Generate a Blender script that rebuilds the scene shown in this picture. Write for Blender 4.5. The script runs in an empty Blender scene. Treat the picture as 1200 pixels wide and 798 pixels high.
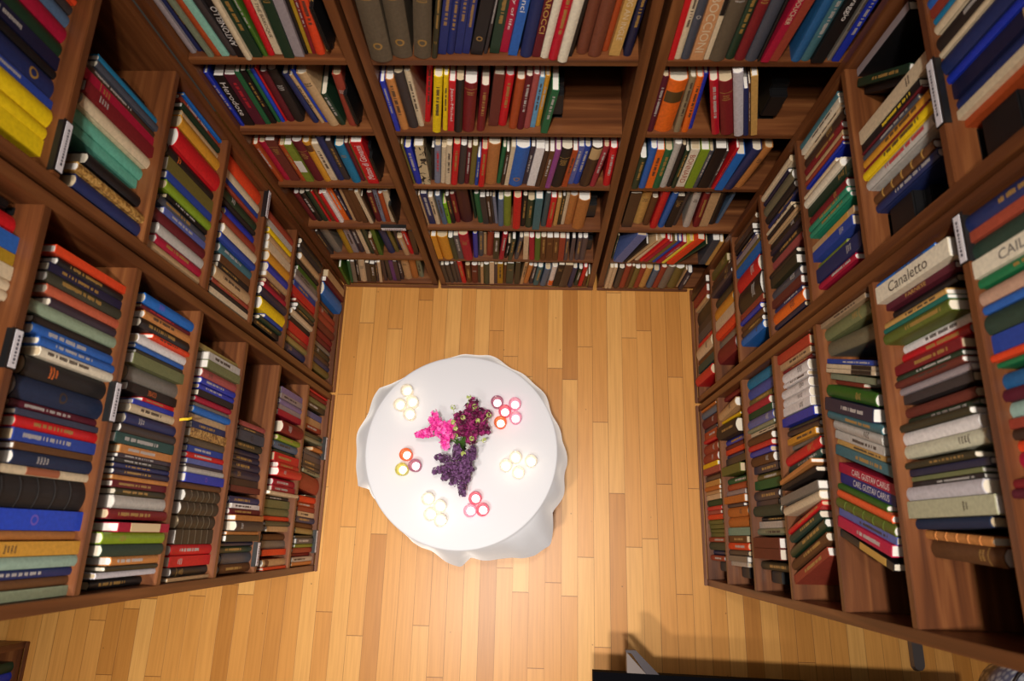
import bpy, bmesh, math, random, zlib
from mathutils import Matrix, Vector
random.seed(7)
S = bpy.context.scene
COL = S.collection
PAL={"bblue":[28,110,200],"bblue2":[32,72,200],"blk":[24,22,24],"blk2":[38,34,34],"blkbr":[42,32,28],"blue":[44,70,160],"blue2":[38,48,110],"brick":[158,64,46],"brick2":[190,62,40],"brown":[104,66,36],"brown2":[122,66,46],"caramel":[186,120,62],"char":[62,54,54],"charp":[58,46,58],"cream":[222,200,166],"cream2":[236,224,200],"crim":[176,20,56],"crim2":[196,22,72],"dbrown":[66,44,32],"dbrown2":[76,62,44],"dgreen":[28,56,38],"dgreen2":[46,66,54],"dgreen3":[24,74,44],"dmaroon":[92,24,42],"dnavy":[28,30,62],"dnavy2":[32,46,76],"dolive":[58,54,36],"dolive2":[62,60,46],"dred":[128,28,34],"emer":[38,140,108],"emer2":[24,118,72],"gold":[206,160,88],"grass":[72,112,34],"grass2":[52,98,28],"grass3":[36,98,50],"green":[38,102,62],"grey":[124,118,110],"khaki":[156,138,78],"khakig":[150,132,100],"lblue":[104,158,196],"leather":[188,120,66],"lgrey":[196,190,182],"lilac":[140,122,166],"lilac2":[160,148,152],"lilwh":[206,200,206],"lime":[130,190,30],"lime2":[132,160,36],"limeol":[128,142,48],"marb":[206,186,146],"marb2":[196,148,74],"maroon":[104,24,34],"maroon2":[122,24,30],"maroon3":[70,22,30],"mblue":[44,100,184],"mblue2":[36,96,150],"mbrown":[112,50,38],"mint":[150,208,188],"mint2":[104,182,158],"mint3":[160,190,178],"must":[178,138,34],"navy":[34,46,96],"navy2":[44,44,120],"ochre":[218,152,44],"ochre2":[212,154,58],"olive":[116,104,48],"olive2":[118,122,80],"olive3":[112,106,82],"olive4":[92,104,36],"orange":[238,108,28],"orange2":[238,98,48],"peri":[92,104,172],"peri2":[74,88,172],"purp2":[94,46,130],"purple":[146,68,140],"red":[208,24,34],"red2":[192,20,44],"redor":[232,72,32],"rose":[172,82,78],"rosered":[160,46,56],"royal":[30,52,176],"rust":[176,74,32],"sage":[148,166,140],"sage2":[132,142,116],"sage3":[150,176,160],"sagew":[212,210,184],"sagew2":[186,184,152],"salmon":[198,96,66],"salmon2":[172,76,54],"sblue2":[98,116,178],"slate":[72,76,88],"slate2":[58,62,84],"slatep":[74,66,78],"slblue":[86,112,144],"slgrey":[128,132,152],"tan":[200,164,120],"tan2":[208,148,100],"tanor":[204,134,72],"tanor2":[200,120,52],"tanpk":[198,156,132],"taupe":[98,84,66],"taupe2":[168,140,108],"teal":[66,112,122],"teal2":[110,162,150],"tealb":[28,122,166],"teald":[44,80,76],"teald2":[34,112,98],"tealgr":[74,92,96],"white":[238,232,230],"yel":[246,206,20],"yel2":[232,214,70]}
BOOKS=[
[1,0.0684,0.02,1.962,0.072,0.345,0.245,0.0,"blk2","bands","very thick black book with ribbed spine, left wall near bookcase, sixth shelf up","books on the left near bookcase, sixth shelf up"],
[1,0.2971,0.02,1.962,0.0523,0.316,0.232,0.0,"dnavy2","e:k","thick dark navy book, left wall near bookcase, sixth shelf up","books on the left near bookcase, sixth shelf up"],
[1,0.0076,0.016,1.962,0.0464,0.345,0.25,0.0,"bblue2","e:m","thick bright blue book, left wall near bookcase, sixth shelf up","books on the left near bookcase, sixth shelf up"],
[1,1.0151,0.047,2.345,0.061,0.34,0.251,0.0,"navy","e:g","very thick navy book, left wall far bookcase, top shelf","books on the left far bookcase, top shelf"],
[2,0.0877,0.013,1.984,0.04,0.326,0.238,0.0,"sagew2","","thick pale sage book, right wall near bookcase, sixth shelf up","books on the right near bookcase, sixth shelf up"],
[1,0.3487,0.021,1.962,0.0477,0.302,0.216,0.0,"blk2","m:o","thick black book with orange lettering, left wall near bookcase, sixth shelf up","books on the left near bookcase, sixth shelf up"],
[0,-0.4887,-0.009,1.967,0.0659,0.35,0.259,0.037,"taupe","m:g e:g T3","thick olive brown book, first of 2 alike from the left, back wall middle, sixth shelf","books on the back middle bookcase, sixth shelf up"],
[2,1.0004,0.029,2.378,0.0382,0.324,0.23,0.0,"dnavy","L:tan","dark navy book with tan label, right wall far bookcase, top shelf","books on the right far bookcase, top shelf"],
[2,1.0673,0.013,2.378,0.0437,0.324,0.242,0.0,"navy","","thick navy book, right wall far bookcase, top shelf","books on the right far bookcase, top shelf"],
[2,0.6022,0.009,2.378,0.0408,0.324,0.242,0.0,"dgreen2","","thick dark grey green book just below a salmon brick one, right wall near, top shelf","books on the right near bookcase, top shelf"],
[1,0.9362,0.033,2.345,0.0486,0.33,0.233,0.0,"yel","m:k","thick yellow book with dark lettering, left wall far bookcase, top shelf","books on the left far bookcase, top shelf"],
[2,-0.0014,0.056,1.984,0.0412,0.257,0.191,0.061,"brown","m:g","thick brown book with gilt lettering, right wall near bookcase, sixth shelf up","books on the right near bookcase, sixth shelf up"],
[2,0.648,0.005,1.984,0.0451,0.327,0.256,0.0,"cream2","T:Canaletto/black/u","thick pale cream book with big black title, right wall near bookcase, sixth shelf up","books on the right near bookcase, sixth shelf up"],
[0,-0.4243,0.005,1.967,0.0596,0.349,0.263,0.056,"taupe","m:g e:g","thick olive brown book, second of 2 alike from the left, back wall middle, sixth shelf","books on the back middle bookcase, sixth shelf up"],
[2,0.6672,0.004,2.378,0.0349,0.324,0.225,0.0,"navy","m:g","navy book with gilt lettering, right wall near bookcase, top shelf","books on the right near bookcase, top shelf"],
[2,0.5609,0.004,2.378,0.0385,0.324,0.237,0.0,"cream2","T:CAILLEBOTTE/grey/u","pale cream book with big grey title, right wall near bookcase, top shelf","books on the right near bookcase, top shelf"],
[1,-0.0562,0.009,1.962,0.032,0.34,0.242,0.0,"ochre2","m:k","ochre book with dark lettering, left wall near bookcase, sixth shelf up","books on the left near bookcase, sixth shelf up"],
[0,-0.3627,0.002,1.967,0.0527,0.348,0.245,0.15,"taupe","m:g e:g","thick drab olive brown book with gilt lettering, back wall middle bookcase, sixth shelf up","books on the back middle bookcase, sixth shelf up"],
[2,0.2286,0.024,1.984,0.0316,0.316,0.249,0.0,"sagew","m:k","pale sage book with dark lettering, right wall near bookcase, sixth shelf up","books on the right near bookcase, sixth shelf up"],
[1,1.131,0.052,2.345,0.0429,0.34,0.238,0.0,"dgreen","m:w","thick dark green book with white lettering, left wall far bookcase, top shelf","books on the left far bookcase, top shelf"],
[1,1.09,0.051,2.345,0.036,0.34,0.247,0.0,"dnavy","m:w","dark navy book with white lettering, left wall far bookcase, top shelf","books on the left far bookcase, top shelf"],
[0,0.5432,-0.001,1.967,0.0468,0.352,0.273,0.0,"taupe","m:w","thick drab olive brown book with white lettering, back wall right bookcase, sixth shelf up","books on the back right bookcase, sixth shelf up"],
[2,0.44,0.007,2.378,0.0415,0.324,0.232,0.0,"dgreen2","","thick dark grey green book just below a mid blue one, right wall near, top shelf","books on the right near bookcase, top shelf"],
[2,0.1253,0.015,1.984,0.0321,0.291,0.228,0.0,"lilwh","","lilac white book, right wall near bookcase, sixth shelf up","books on the right near bookcase, sixth shelf up"],
[2,0.965,0.033,2.378,0.0293,0.324,0.237,0.0,"navy","","navy book, right wall far bookcase, top shelf","books on the right far bookcase, top shelf"],
[1,0.1425,0.017,1.962,0.0313,0.279,0.202,0.0,"dnavy2","m:w","dark navy book with white lettering, left wall near bookcase, sixth shelf up","books on the left near bookcase, sixth shelf up"],
[1,1.0071,0.041,1.962,0.0368,0.338,0.256,0.0,"mint2","","mint green book just below a cream one, left wall far bookcase, sixth shelf up","books on the left far bookcase, sixth shelf up"],
[2,1.1351,0.018,1.984,0.0415,0.344,0.24,0.0,"cream","m:k","thick cream book with dark lettering, right wall far bookcase, sixth shelf up","books on the right far bookcase, sixth shelf up"],
[2,0.2616,0.025,1.984,0.0311,0.3,0.233,0.0,"white","m:-","white book, right wall near bookcase, sixth shelf up","books on the right near bookcase, sixth shelf up"],
[1,0.4848,0.019,1.962,0.029,0.335,0.256,0.0,"sage","","sage green book just below a dark purple grey one, left wall near, sixth shelf","books on the left near bookcase, sixth shelf up"],
[1,0.8539,0.039,2.345,0.0425,0.34,0.254,0.0,"yel","m:-","thick yellow book, left wall far bookcase, top shelf","books on the left far bookcase, top shelf"],
[1,0.1915,0.018,1.962,0.0284,0.294,0.203,0.0,"blue","","blue book, left wall near bookcase, sixth shelf up","books on the left near bookcase, sixth shelf up"],
[1,0.8268,0.014,1.962,0.0386,0.285,0.199,0.0,"navy","","navy book, left wall far bookcase, sixth shelf up","books on the left far bookcase, sixth shelf up"],
[1,-0.0871,0.008,1.962,0.0266,0.32,0.237,0.0,"sage3","","sage green book just below a ochre one, left wall near bookcase, sixth shelf up","books on the left near bookcase, sixth shelf up"],
[0,0.4812,0.004,1.967,0.0395,0.352,0.253,0.0,"tan2","T:BOCCIONI/cream/d","thick tan book with big cream title, back wall right bookcase, sixth shelf up","books on the back right bookcase, sixth shelf up"],
[1,1.0449,0.025,1.962,0.0355,0.315,0.225,0.0,"cream","","cream book, left wall far bookcase, sixth shelf up","books on the left far bookcase, sixth shelf up"],
[1,0.2202,0.019,1.962,0.0257,0.294,0.215,0.0,"red","m:g","red book with gilt lettering, left wall near bookcase, sixth shelf up","books on the left near bookcase, sixth shelf up"],
[2,1.0324,0.021,2.378,0.0228,0.324,0.233,0.0,"royal","","royal blue book, right wall far bookcase, top shelf","books on the right far bookcase, top shelf"],
[0,0.8451,-0.005,1.967,0.0371,0.35,0.267,0.0,"blk","T:Caravaggio/white/d","black book with big white title, back wall right bookcase, sixth shelf up","books on the back right bookcase, sixth shelf up"],
[2,0.3976,0.016,2.378,0.04,0.324,0.226,0.0,"blue","","thick blue book, right wall near bookcase, top shelf","books on the right near bookcase, top shelf"],
[0,0.4522,0.009,1.578,0.0608,0.282,0.207,0.0,"orange","L:olive","very thick orange book with olive label, back wall right bookcase, fifth shelf up","books on the back right bookcase, fifth shelf up"],
[2,0.4963,0.006,2.378,0.0284,0.324,0.25,0.0,"tanpk","","pinkish tan book, right wall near bookcase, top shelf","books on the right near bookcase, top shelf"],
[1,0.4337,0.019,1.962,0.0269,0.305,0.213,0.0,"mblue","m:w","mid blue book with white lettering, left wall near bookcase, sixth shelf up","books on the left near bookcase, sixth shelf up"],
[1,1.0815,0.021,1.962,0.0346,0.319,0.234,0.0,"dred","","dark red book, left wall far bookcase, sixth shelf up","books on the left far bookcase, sixth shelf up"],
[1,0.8935,0.037,2.345,0.0336,0.34,0.242,0.0,"yel","m:k","yellow book with dark lettering, left wall far bookcase, top shelf","books on the left far bookcase, top shelf"],
[1,1.1973,0.008,1.578,0.0674,0.295,0.217,0.0,"red","m:-","very thick red book, left wall far bookcase, fifth shelf up","books on the left far bookcase, fifth shelf up"],
[1,1.1158,0.027,1.962,0.0309,0.339,0.248,0.0,"crim","m:g","crimson book with gilt lettering, left wall far bookcase, sixth shelf up","books on the left far bookcase, sixth shelf up"],
[1,1.1766,0.05,2.345,0.0451,0.34,0.248,0.0,"crim","","thick crimson book, left wall far bookcase, top shelf","books on the left far bookcase, top shelf"],
[1,0.5663,0.02,1.962,0.0277,0.299,0.224,0.0,"dolive2","m:g","dark olive grey book with gilt lettering, left wall near bookcase, sixth shelf up","books on the left near bookcase, sixth shelf up"],
[0,0.6472,-0.0,1.967,0.0344,0.35,0.269,0.0,"slate","","slate book just right of a dark red one, back wall right bookcase, sixth shelf up","books on the back right bookcase, sixth shelf up"],
[2,1.1282,0.012,2.378,0.0393,0.324,0.242,0.0,"blkbr","m:w","blackish brown book with white lettering, right wall far bookcase, top shelf","books on the right far bookcase, top shelf"],
[0,0.169,0.012,1.967,0.0388,0.35,0.254,0.098,"brown2","m:w","reddish brown book with white lettering, back wall middle bookcase, sixth shelf up","books on the back middle bookcase, sixth shelf up"],
[2,0.0544,0.027,1.984,0.0235,0.278,0.214,0.0,"dnavy2","","dark navy book, right wall near bookcase, sixth shelf up","books on the right near bookcase, sixth shelf up"],
[2,0.9376,0.03,2.378,0.0222,0.324,0.235,0.0,"cream","","cream book just below a navy one, right wall far bookcase, top shelf","books on the right far bookcase, top shelf"],
[1,-0.1579,0.018,1.962,0.0237,0.33,0.252,0.0,"sage2","","sage green book just below a brown one, left wall near bookcase, sixth shelf up","books on the left near bookcase, sixth shelf up"],
[2,0.6362,0.009,2.378,0.0239,0.324,0.226,0.0,"salmon2","","salmon brick book, right wall near bookcase, top shelf","books on the right near bookcase, top shelf"],
[1,0.4271,0.033,1.578,0.0476,0.284,0.219,0.0,"grey","","thick grey book, left wall near bookcase, fifth shelf up","books on the left near bookcase, fifth shelf up"],
[1,0.1156,0.021,1.962,0.0192,0.33,0.246,0.0,"cream","L:brick","cream book with brick label, left wall near bookcase, sixth shelf up","books on the left near bookcase, sixth shelf up"],
[2,0.5253,0.009,1.984,0.0281,0.287,0.218,0.0,"olive4","m:g","olive green book with gilt lettering, right wall near bookcase, sixth shelf up","books on the right near bookcase, sixth shelf up"],
[2,0.9802,0.019,1.984,0.0294,0.324,0.235,0.0,"lgrey","m:r","light grey book with red lettering, right wall far bookcase, sixth shelf up","books on the right far bookcase, sixth shelf up"],
[0,-0.1962,0.019,1.967,0.0362,0.35,0.269,0.22,"blk","T:NYA/gold/d e:g","black book with big gold title, back wall middle bookcase, sixth shelf up","books on the back middle bookcase, sixth shelf up"],
[0,0.6129,0.003,1.967,0.031,0.35,0.255,0.0,"dred","m:g","dark red book with gilt lettering, back wall right bookcase, sixth shelf up","books on the back right bookcase, sixth shelf up"],
[1,-0.0279,0.026,1.962,0.0215,0.31,0.232,0.0,"caramel","","caramel brown book, left wall near bookcase, sixth shelf up","books on the left near bookcase, sixth shelf up"],
[0,-0.0421,0.009,1.967,0.0348,0.351,0.254,0.155,"navy","m:g","navy book with gilt lettering, back wall middle bookcase, sixth shelf up","books on the back middle bookcase, sixth shelf up"],
[1,1.0588,0.05,2.345,0.0232,0.34,0.248,0.0,"blk","","black book, left wall far bookcase, top shelf","books on the left far bookcase, top shelf"],
[2,0.4727,0.051,1.984,0.0253,0.28,0.207,0.0,"red","m:g","red book with gilt lettering, right wall near bookcase, sixth shelf up","books on the right near bookcase, sixth shelf up"],
[1,0.5384,0.022,1.962,0.0248,0.287,0.202,0.0,"salmon","","salmon brick book, left wall near bookcase, sixth shelf up","books on the left near bookcase, sixth shelf up"],
[2,0.3282,0.04,1.984,0.0236,0.28,0.222,0.0,"mbrown","","reddish brown book, right wall near bookcase, sixth shelf up","books on the right near bookcase, sixth shelf up"],
[1,0.9744,0.052,1.962,0.0255,0.321,0.242,0.0,"mint2","","mint green book just above a black one, left wall far bookcase, sixth shelf up","books on the left far bookcase, sixth shelf up"],
[2,1.0094,0.013,1.984,0.0258,0.346,0.264,0.0,"yel","m:k","yellow book with dark lettering, right wall far bookcase, sixth shelf up","books on the right far bookcase, sixth shelf up"],
[1,0.26,0.029,1.962,0.0189,0.311,0.223,0.0,"dmaroon","m:w","dark maroon book with white lettering, left wall near bookcase, sixth shelf up","books on the left near bookcase, sixth shelf up"],
[0,0.6828,-0.006,1.578,0.0434,0.307,0.213,-0.286,"dred","m:g","thick dark red book with gilt lettering, back wall right bookcase, fifth shelf up","books on the back right bookcase, fifth shelf up"],
[1,-0.1341,0.021,1.962,0.0208,0.32,0.233,0.0,"brown","","brown book, left wall near bookcase, sixth shelf up","books on the left near bookcase, sixth shelf up"],
[2,0.6047,0.031,1.604,0.0458,0.296,0.225,0.079,"olive3","","thick olive grey book, right wall near bookcase, fifth shelf up","books on the right near bookcase, fifth shelf up"],
[1,-0.0656,-0.004,1.578,0.0316,0.306,0.235,0.0,"dgreen2","","dark grey green book, left wall near bookcase, fifth shelf up","books on the left near bookcase, fifth shelf up"],
[2,0.4389,0.028,1.984,0.0245,0.28,0.196,0.0,"dred","m:g","dark red book with gilt lettering, right wall near bookcase, sixth shelf up","books on the right near bookcase, sixth shelf up"],
[1,0.3856,0.009,1.962,0.0229,0.28,0.2,0.0,"cream2","m:k","pale cream book with dark lettering, left wall near bookcase, sixth shelf up","books on the left near bookcase, sixth shelf up"],
[1,-0.1121,0.017,1.962,0.02,0.32,0.237,0.0,"navy","m:w","navy book with white lettering, left wall near bookcase, sixth shelf up","books on the left near bookcase, sixth shelf up"],
[0,0.1309,0.023,1.967,0.0338,0.34,0.255,0.101,"brown2","m:-","reddish brown book, back wall middle bookcase, sixth shelf up","books on the back middle bookcase, sixth shelf up"],
[0,0.7822,-0.001,1.967,0.0278,0.352,0.251,0.0,"mblue2","","steel blue book, back wall right bookcase, sixth shelf up","books on the back right bookcase, sixth shelf up"],
[1,-0.033,-0.003,1.578,0.0304,0.312,0.246,0.0,"lime2","m:g","lime green book with gilt lettering, left wall near bookcase, fifth shelf up","books on the left near bookcase, fifth shelf up"],
[0,0.2303,0.018,1.967,0.033,0.34,0.245,0.092,"gold","T:PAINTING_AN_INGLE/cream/d","golden tan book with big cream title, back wall middle bookcase, sixth shelf up","books on the back middle bookcase, sixth shelf up"],
[2,0.3622,0.04,1.984,0.0222,0.282,0.213,0.0,"char","m:-","charcoal book, right wall near bookcase, sixth shelf up","books on the right near bookcase, sixth shelf up"],
[1,0.9171,0.03,1.962,0.034,0.242,0.168,0.0,"blk","","black book, left wall far bookcase, sixth shelf up","books on the left far bookcase, sixth shelf up"],
[1,1.0959,0.019,1.578,0.048,0.305,0.215,0.0,"olive","","thick olive book, left wall far bookcase, fifth shelf up","books on the left far bookcase, fifth shelf up"],
[2,0.8551,0.02,1.604,0.0461,0.31,0.242,0.0,"navy","m:w","thick navy book with white lettering, right wall far bookcase, fifth shelf up","books on the right far bookcase, fifth shelf up"],
[0,0.0706,-0.009,1.967,0.0281,0.352,0.257,0.143,"cream2","m:-","pale cream book just right of a red one, back wall middle bookcase, sixth shelf up","books on the back middle bookcase, sixth shelf up"],
[2,0.4983,0.057,1.984,0.0227,0.283,0.224,0.0,"white","m:k","white book with dark lettering, right wall near bookcase, sixth shelf up","books on the right near bookcase, sixth shelf up"],
[1,0.5929,0.025,1.962,0.0223,0.294,0.232,0.0,"dnavy","m:g","dark navy book with gilt lettering, left wall near bookcase, sixth shelf up","books on the left near bookcase, sixth shelf up"],
[0,-0.7814,0.005,1.967,0.0304,0.34,0.247,0.07,"dgreen","m:g","dark green book, gilt left of a lilac grey one, back wall left, sixth shelf","books on the back left bookcase, sixth shelf up"],
[1,0.8604,0.008,1.962,0.0254,0.297,0.223,0.0,"marb2","","gold-brown marbled book, left wall far bookcase, sixth shelf up","books on the left far bookcase, sixth shelf up"],
[1,0.4587,0.026,1.962,0.0199,0.303,0.234,0.0,"blkbr","","blackish brown book, left wall near bookcase, sixth shelf up","books on the left near bookcase, sixth shelf up"],
[2,1.0476,0.018,1.984,0.0254,0.33,0.253,0.0,"ochre","m:k","ochre book with dark lettering, right wall far bookcase, sixth shelf up","books on the right far bookcase, sixth shelf up"],
[1,0.0639,0.011,1.578,0.0359,0.269,0.213,0.0,"lgrey","m:-","light grey book, left wall near bookcase, fifth shelf up","books on the left near bookcase, fifth shelf up"],
[0,0.7142,-0.0,1.967,0.0267,0.35,0.25,0.06,"brick","","brick red book, back wall right bookcase, sixth shelf up","books on the back right bookcase, sixth shelf up"],
[0,0.8113,0.002,1.967,0.0273,0.34,0.251,0.0,"teal","","teal book, back wall right bookcase, sixth shelf up","books on the back right bookcase, sixth shelf up"],
[0,-0.7498,0.01,1.967,0.0294,0.34,0.262,0.067,"lilac2","m:-","lilac grey book just right of a dark green one, back wall left, sixth shelf","books on the back left bookcase, sixth shelf up"],
[2,0.4291,0.002,1.604,0.0392,0.297,0.22,0.307,"dnavy","m:w","dark navy book with white lettering, right wall near bookcase, fifth shelf up","books on the right near bookcase, fifth shelf up"],
[1,0.5127,0.024,1.962,0.0236,0.264,0.181,0.0,"charp","","dark purple grey book, left wall near bookcase, sixth shelf up","books on the left near bookcase, sixth shelf up"],
[1,0.4087,0.009,1.962,0.02,0.291,0.204,0.0,"mblue","","mid blue book, left wall near bookcase, sixth shelf up","books on the left near bookcase, sixth shelf up"],
[2,0.9084,0.037,1.984,0.0258,0.295,0.219,0.0,"navy","m:w","navy book with white lettering, right wall far bookcase, sixth shelf up","books on the right far bookcase, sixth shelf up"],
[2,0.53,0.009,2.378,0.0202,0.324,0.244,0.0,"emer2","m:g","emerald green book with gilt lettering, right wall near bookcase, top shelf","books on the right near bookcase, top shelf"],
[1,0.9185,0.018,1.578,0.0358,0.345,0.262,0.0,"maroon","m:-","maroon book, left wall far bookcase, fifth shelf up","books on the left far bookcase, fifth shelf up"],
[1,0.9726,0.041,2.345,0.0209,0.34,0.246,0.0,"blue","","blue book, left wall far bookcase, top shelf","books on the left far bookcase, top shelf"],
[0,0.7234,-0.01,1.578,0.0313,0.357,0.27,-0.289,"lilwh","m:-","lilac white book, leaning, back wall right bookcase, fifth shelf up","books on the back right bookcase, fifth shelf up"],
[2,0.0309,0.047,1.984,0.0201,0.243,0.175,0.065,"tanor","bands3","tan orange book with ribbed spine, right wall near bookcase, sixth shelf up","books on the right near bookcase, sixth shelf up"],
[1,0.6395,0.022,1.962,0.0216,0.29,0.2,0.0,"redor","","red orange book, left wall near bookcase, sixth shelf up","books on the left near bookcase, sixth shelf up"],
[0,0.0416,-0.0,1.967,0.026,0.35,0.258,0.146,"red2","m:g","red book with gilt lettering, back wall middle bookcase, sixth shelf up","books on the back middle bookcase, sixth shelf up"],
[2,0.1768,0.03,1.984,0.0163,0.306,0.232,0.0,"dnavy","m:-","thin dark navy book, right wall near bookcase, sixth shelf up","books on the right near bookcase, sixth shelf up"],
[2,0.4707,0.011,1.604,0.0369,0.302,0.223,0.3,"grass2","m:g","grass green book with gilt lettering, right wall near bookcase, fifth shelf up","books on the right near bookcase, fifth shelf up"],
[0,-0.8817,0.008,1.967,0.03,0.35,0.254,0.0,"dgreen","m:g","dark green book, gilt left of a grass green one, back wall left, sixth shelf","books on the back left bookcase, sixth shelf up"],
[2,0.071,0.004,1.604,0.0311,0.3,0.215,0.275,"crim2","m:w","crimson pink book with white lettering, right wall near bookcase, fifth shelf up","books on the right near bookcase, fifth shelf up"],
[2,0.286,0.02,1.604,0.0292,0.334,0.246,0.306,"teal","m:g","teal book with gilt lettering just below a golden tan one, right wall near, fifth shelf","books on the right near bookcase, fifth shelf up"],
[0,0.5829,0.007,1.967,0.0257,0.34,0.25,0.0,"dgreen","m:g","dark green book with gilt lettering, back wall right bookcase, sixth shelf up","books on the back right bookcase, sixth shelf up"],
[1,0.2369,0.014,1.578,0.0293,0.313,0.222,0.0,"teald","m:w","dark teal book with white lettering, left wall near bookcase, fifth shelf up","books on the left near bookcase, fifth shelf up"],
[0,0.4476,0.006,1.967,0.0247,0.35,0.248,0.0,"slate","e:w","slate book just right of a cream one, back wall right bookcase, sixth shelf up","books on the back right bookcase, sixth shelf up"],
[0,-0.1403,0.025,1.967,0.0293,0.34,0.251,0.188,"dgreen","m:g","dark green book with gilt lettering, back wall middle bookcase, sixth shelf up","books on the back middle bookcase, sixth shelf up"],
[2,0.9356,0.034,1.984,0.0253,0.289,0.218,0.0,"brown","bands2","brown book with ribbed spine, right wall far bookcase, sixth shelf up","books on the right far bookcase, sixth shelf up"],
[0,-0.0832,0.017,1.967,0.0273,0.33,0.235,0.182,"mblue","T:Da_Vinci/white/d","mid blue book with big white title, back wall middle bookcase, sixth shelf up","books on the back middle bookcase, sixth shelf up"],
[2,0.6523,0.026,1.604,0.0389,0.299,0.207,0.0,"olive2","m:g","olive green book with gilt lettering, right wall near bookcase, fifth shelf up","books on the right near bookcase, fifth shelf up"],
[2,0.9162,0.044,2.378,0.0175,0.324,0.245,0.0,"rust","","rust orange book, right wall far bookcase, top shelf","books on the right far bookcase, top shelf"],
[0,-0.2556,0.001,1.578,0.0421,0.274,0.208,0.126,"maroon2","m:g","thick maroon book with gilt lettering, back wall middle bookcase, fifth shelf up","books on the back middle bookcase, fifth shelf up"],
[2,0.2003,0.026,1.604,0.0294,0.313,0.24,0.285,"navy2","T:CARL_GUSTAV_CARUS/white/u","dark blue book with big white title, right wall near bookcase, fifth shelf up","books on the right near bookcase, fifth shelf up"],
[0,-0.6842,0.017,1.967,0.0276,0.33,0.258,0.073,"redor","","red orange book, back wall left bookcase, sixth shelf up","books on the back left bookcase, sixth shelf up"],
[2,0.232,0.024,1.604,0.0282,0.325,0.231,0.287,"crim","T:CARL_GUSTAV_CARUS/white/u","crimson book with big white title, right wall near bookcase, fifth shelf up","books on the right near bookcase, fifth shelf up"],
[2,0.1263,0.004,1.604,0.0272,0.327,0.231,0.275,"olive4","bands","olive green book with ribbed spine, right wall near bookcase, fifth shelf up","books on the right near bookcase, fifth shelf up"],
[1,1.1417,0.023,1.578,0.0404,0.312,0.236,0.0,"blk","m:o","thick black book with orange lettering, left wall far bookcase, fifth shelf up","books on the left far bookcase, fifth shelf up"],
[1,0.0308,0.001,1.578,0.0271,0.3,0.22,0.0,"dred","m:g","dark red book with gilt lettering, left wall near bookcase, fifth shelf up","books on the left near bookcase, fifth shelf up"],
[2,0.2878,0.02,1.984,0.0181,0.281,0.204,0.0,"dolive","","dark olive book, right wall near bookcase, sixth shelf up","books on the right near bookcase, sixth shelf up"],
[2,0.3219,0.023,2.378,0.0312,0.324,0.236,0.0,"mblue2","e:w","steel blue book, right wall near bookcase, top shelf","books on the right near bookcase, top shelf"],
[1,0.4691,0.02,1.578,0.0333,0.29,0.203,0.0,"olive2","","olive green book, left wall near bookcase, fifth shelf up","books on the left near bookcase, fifth shelf up"],
[1,0.6164,0.025,1.962,0.0215,0.269,0.205,0.0,"blk","m:g","black book with gilt lettering, left wall near bookcase, sixth shelf up","books on the left near bookcase, sixth shelf up"],
[1,1.1427,0.028,1.962,0.0197,0.345,0.254,0.0,"dbrown","","dark brown book, left wall far bookcase, sixth shelf up","books on the left far bookcase, sixth shelf up"],
[0,0.015,0.007,1.967,0.0235,0.35,0.269,0.149,"cream2","m:-","pale cream book just right of a maroon one, back wall middle bookcase, sixth shelf up","books on the back middle bookcase, sixth shelf up"],
[1,0.1677,0.021,1.962,0.016,0.279,0.209,0.0,"brown","","thin brown book, left wall near bookcase, sixth shelf up","books on the left near bookcase, sixth shelf up"],
[0,0.688,-0.004,1.967,0.0225,0.35,0.264,0.058,"crim","T:ALBERT_BOUCHER/cream/d","crimson book with big cream title, back wall right bookcase, sixth shelf up","books on the back right bookcase, sixth shelf up"],
[0,-0.0107,0.012,1.967,0.0241,0.34,0.254,0.152,"maroon","T:BAROCCI/gold/d","maroon book with big gold title, back wall middle bookcase, sixth shelf up","books on the back middle bookcase, sixth shelf up"],
[2,0.5946,0.043,1.984,0.0201,0.278,0.201,0.0,"blk","","black book, right wall near bookcase, sixth shelf up","books on the right near bookcase, sixth shelf up"],
[0,-1.0285,0.028,1.578,0.0387,0.278,0.213,0.017,"dmaroon","m:r","dark maroon book with red lettering, back wall left bookcase, fifth shelf up","books on the back left bookcase, fifth shelf up"],
[0,-0.7515,0.022,1.578,0.0361,0.292,0.215,-0.093,"tan","","tan book, back wall left bookcase, fifth shelf up","books on the back left bookcase, fifth shelf up"],
[0,-0.3032,0.021,1.967,0.0252,0.354,0.249,0.202,"blue2","m:g","navy blue book, gilt right of a dark olive one, back wall middle, sixth shelf","books on the back middle bookcase, sixth shelf up"],
[2,0.3833,0.033,1.984,0.0169,0.291,0.216,0.0,"lilac2","","lilac grey book, right wall near bookcase, sixth shelf up","books on the right near bookcase, sixth shelf up"],
[1,0.2955,0.017,1.578,0.0309,0.277,0.213,0.0,"navy","m:w","navy book with white lettering, left wall near bookcase, fifth shelf up","books on the left near bookcase, fifth shelf up"],
[1,-0.0302,0.023,1.195,0.0476,0.265,0.194,0.0,"dbrown2","bands","thick dark brown book with ribbed spine above a red one, left wall near, fourth shelf","books on the left near bookcase, fourth shelf up"],
[1,0.6509,0.015,1.578,0.033,0.295,0.221,0.0,"bblue","m:p","bright blue book with purple lettering, left wall near bookcase, fifth shelf up","books on the left near bookcase, fifth shelf up"],
[0,-0.0921,0.001,1.183,0.0554,0.291,0.212,0.129,"mblue","e:g","thick mid blue book, back wall middle bookcase, fourth shelf up","books on the back middle bookcase, fourth shelf up"],
[2,1.1007,0.021,1.984,0.024,0.296,0.216,0.0,"blk","m:y","black book with yellow lettering, right wall far bookcase, sixth shelf up","books on the right far bookcase, sixth shelf up"],
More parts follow.
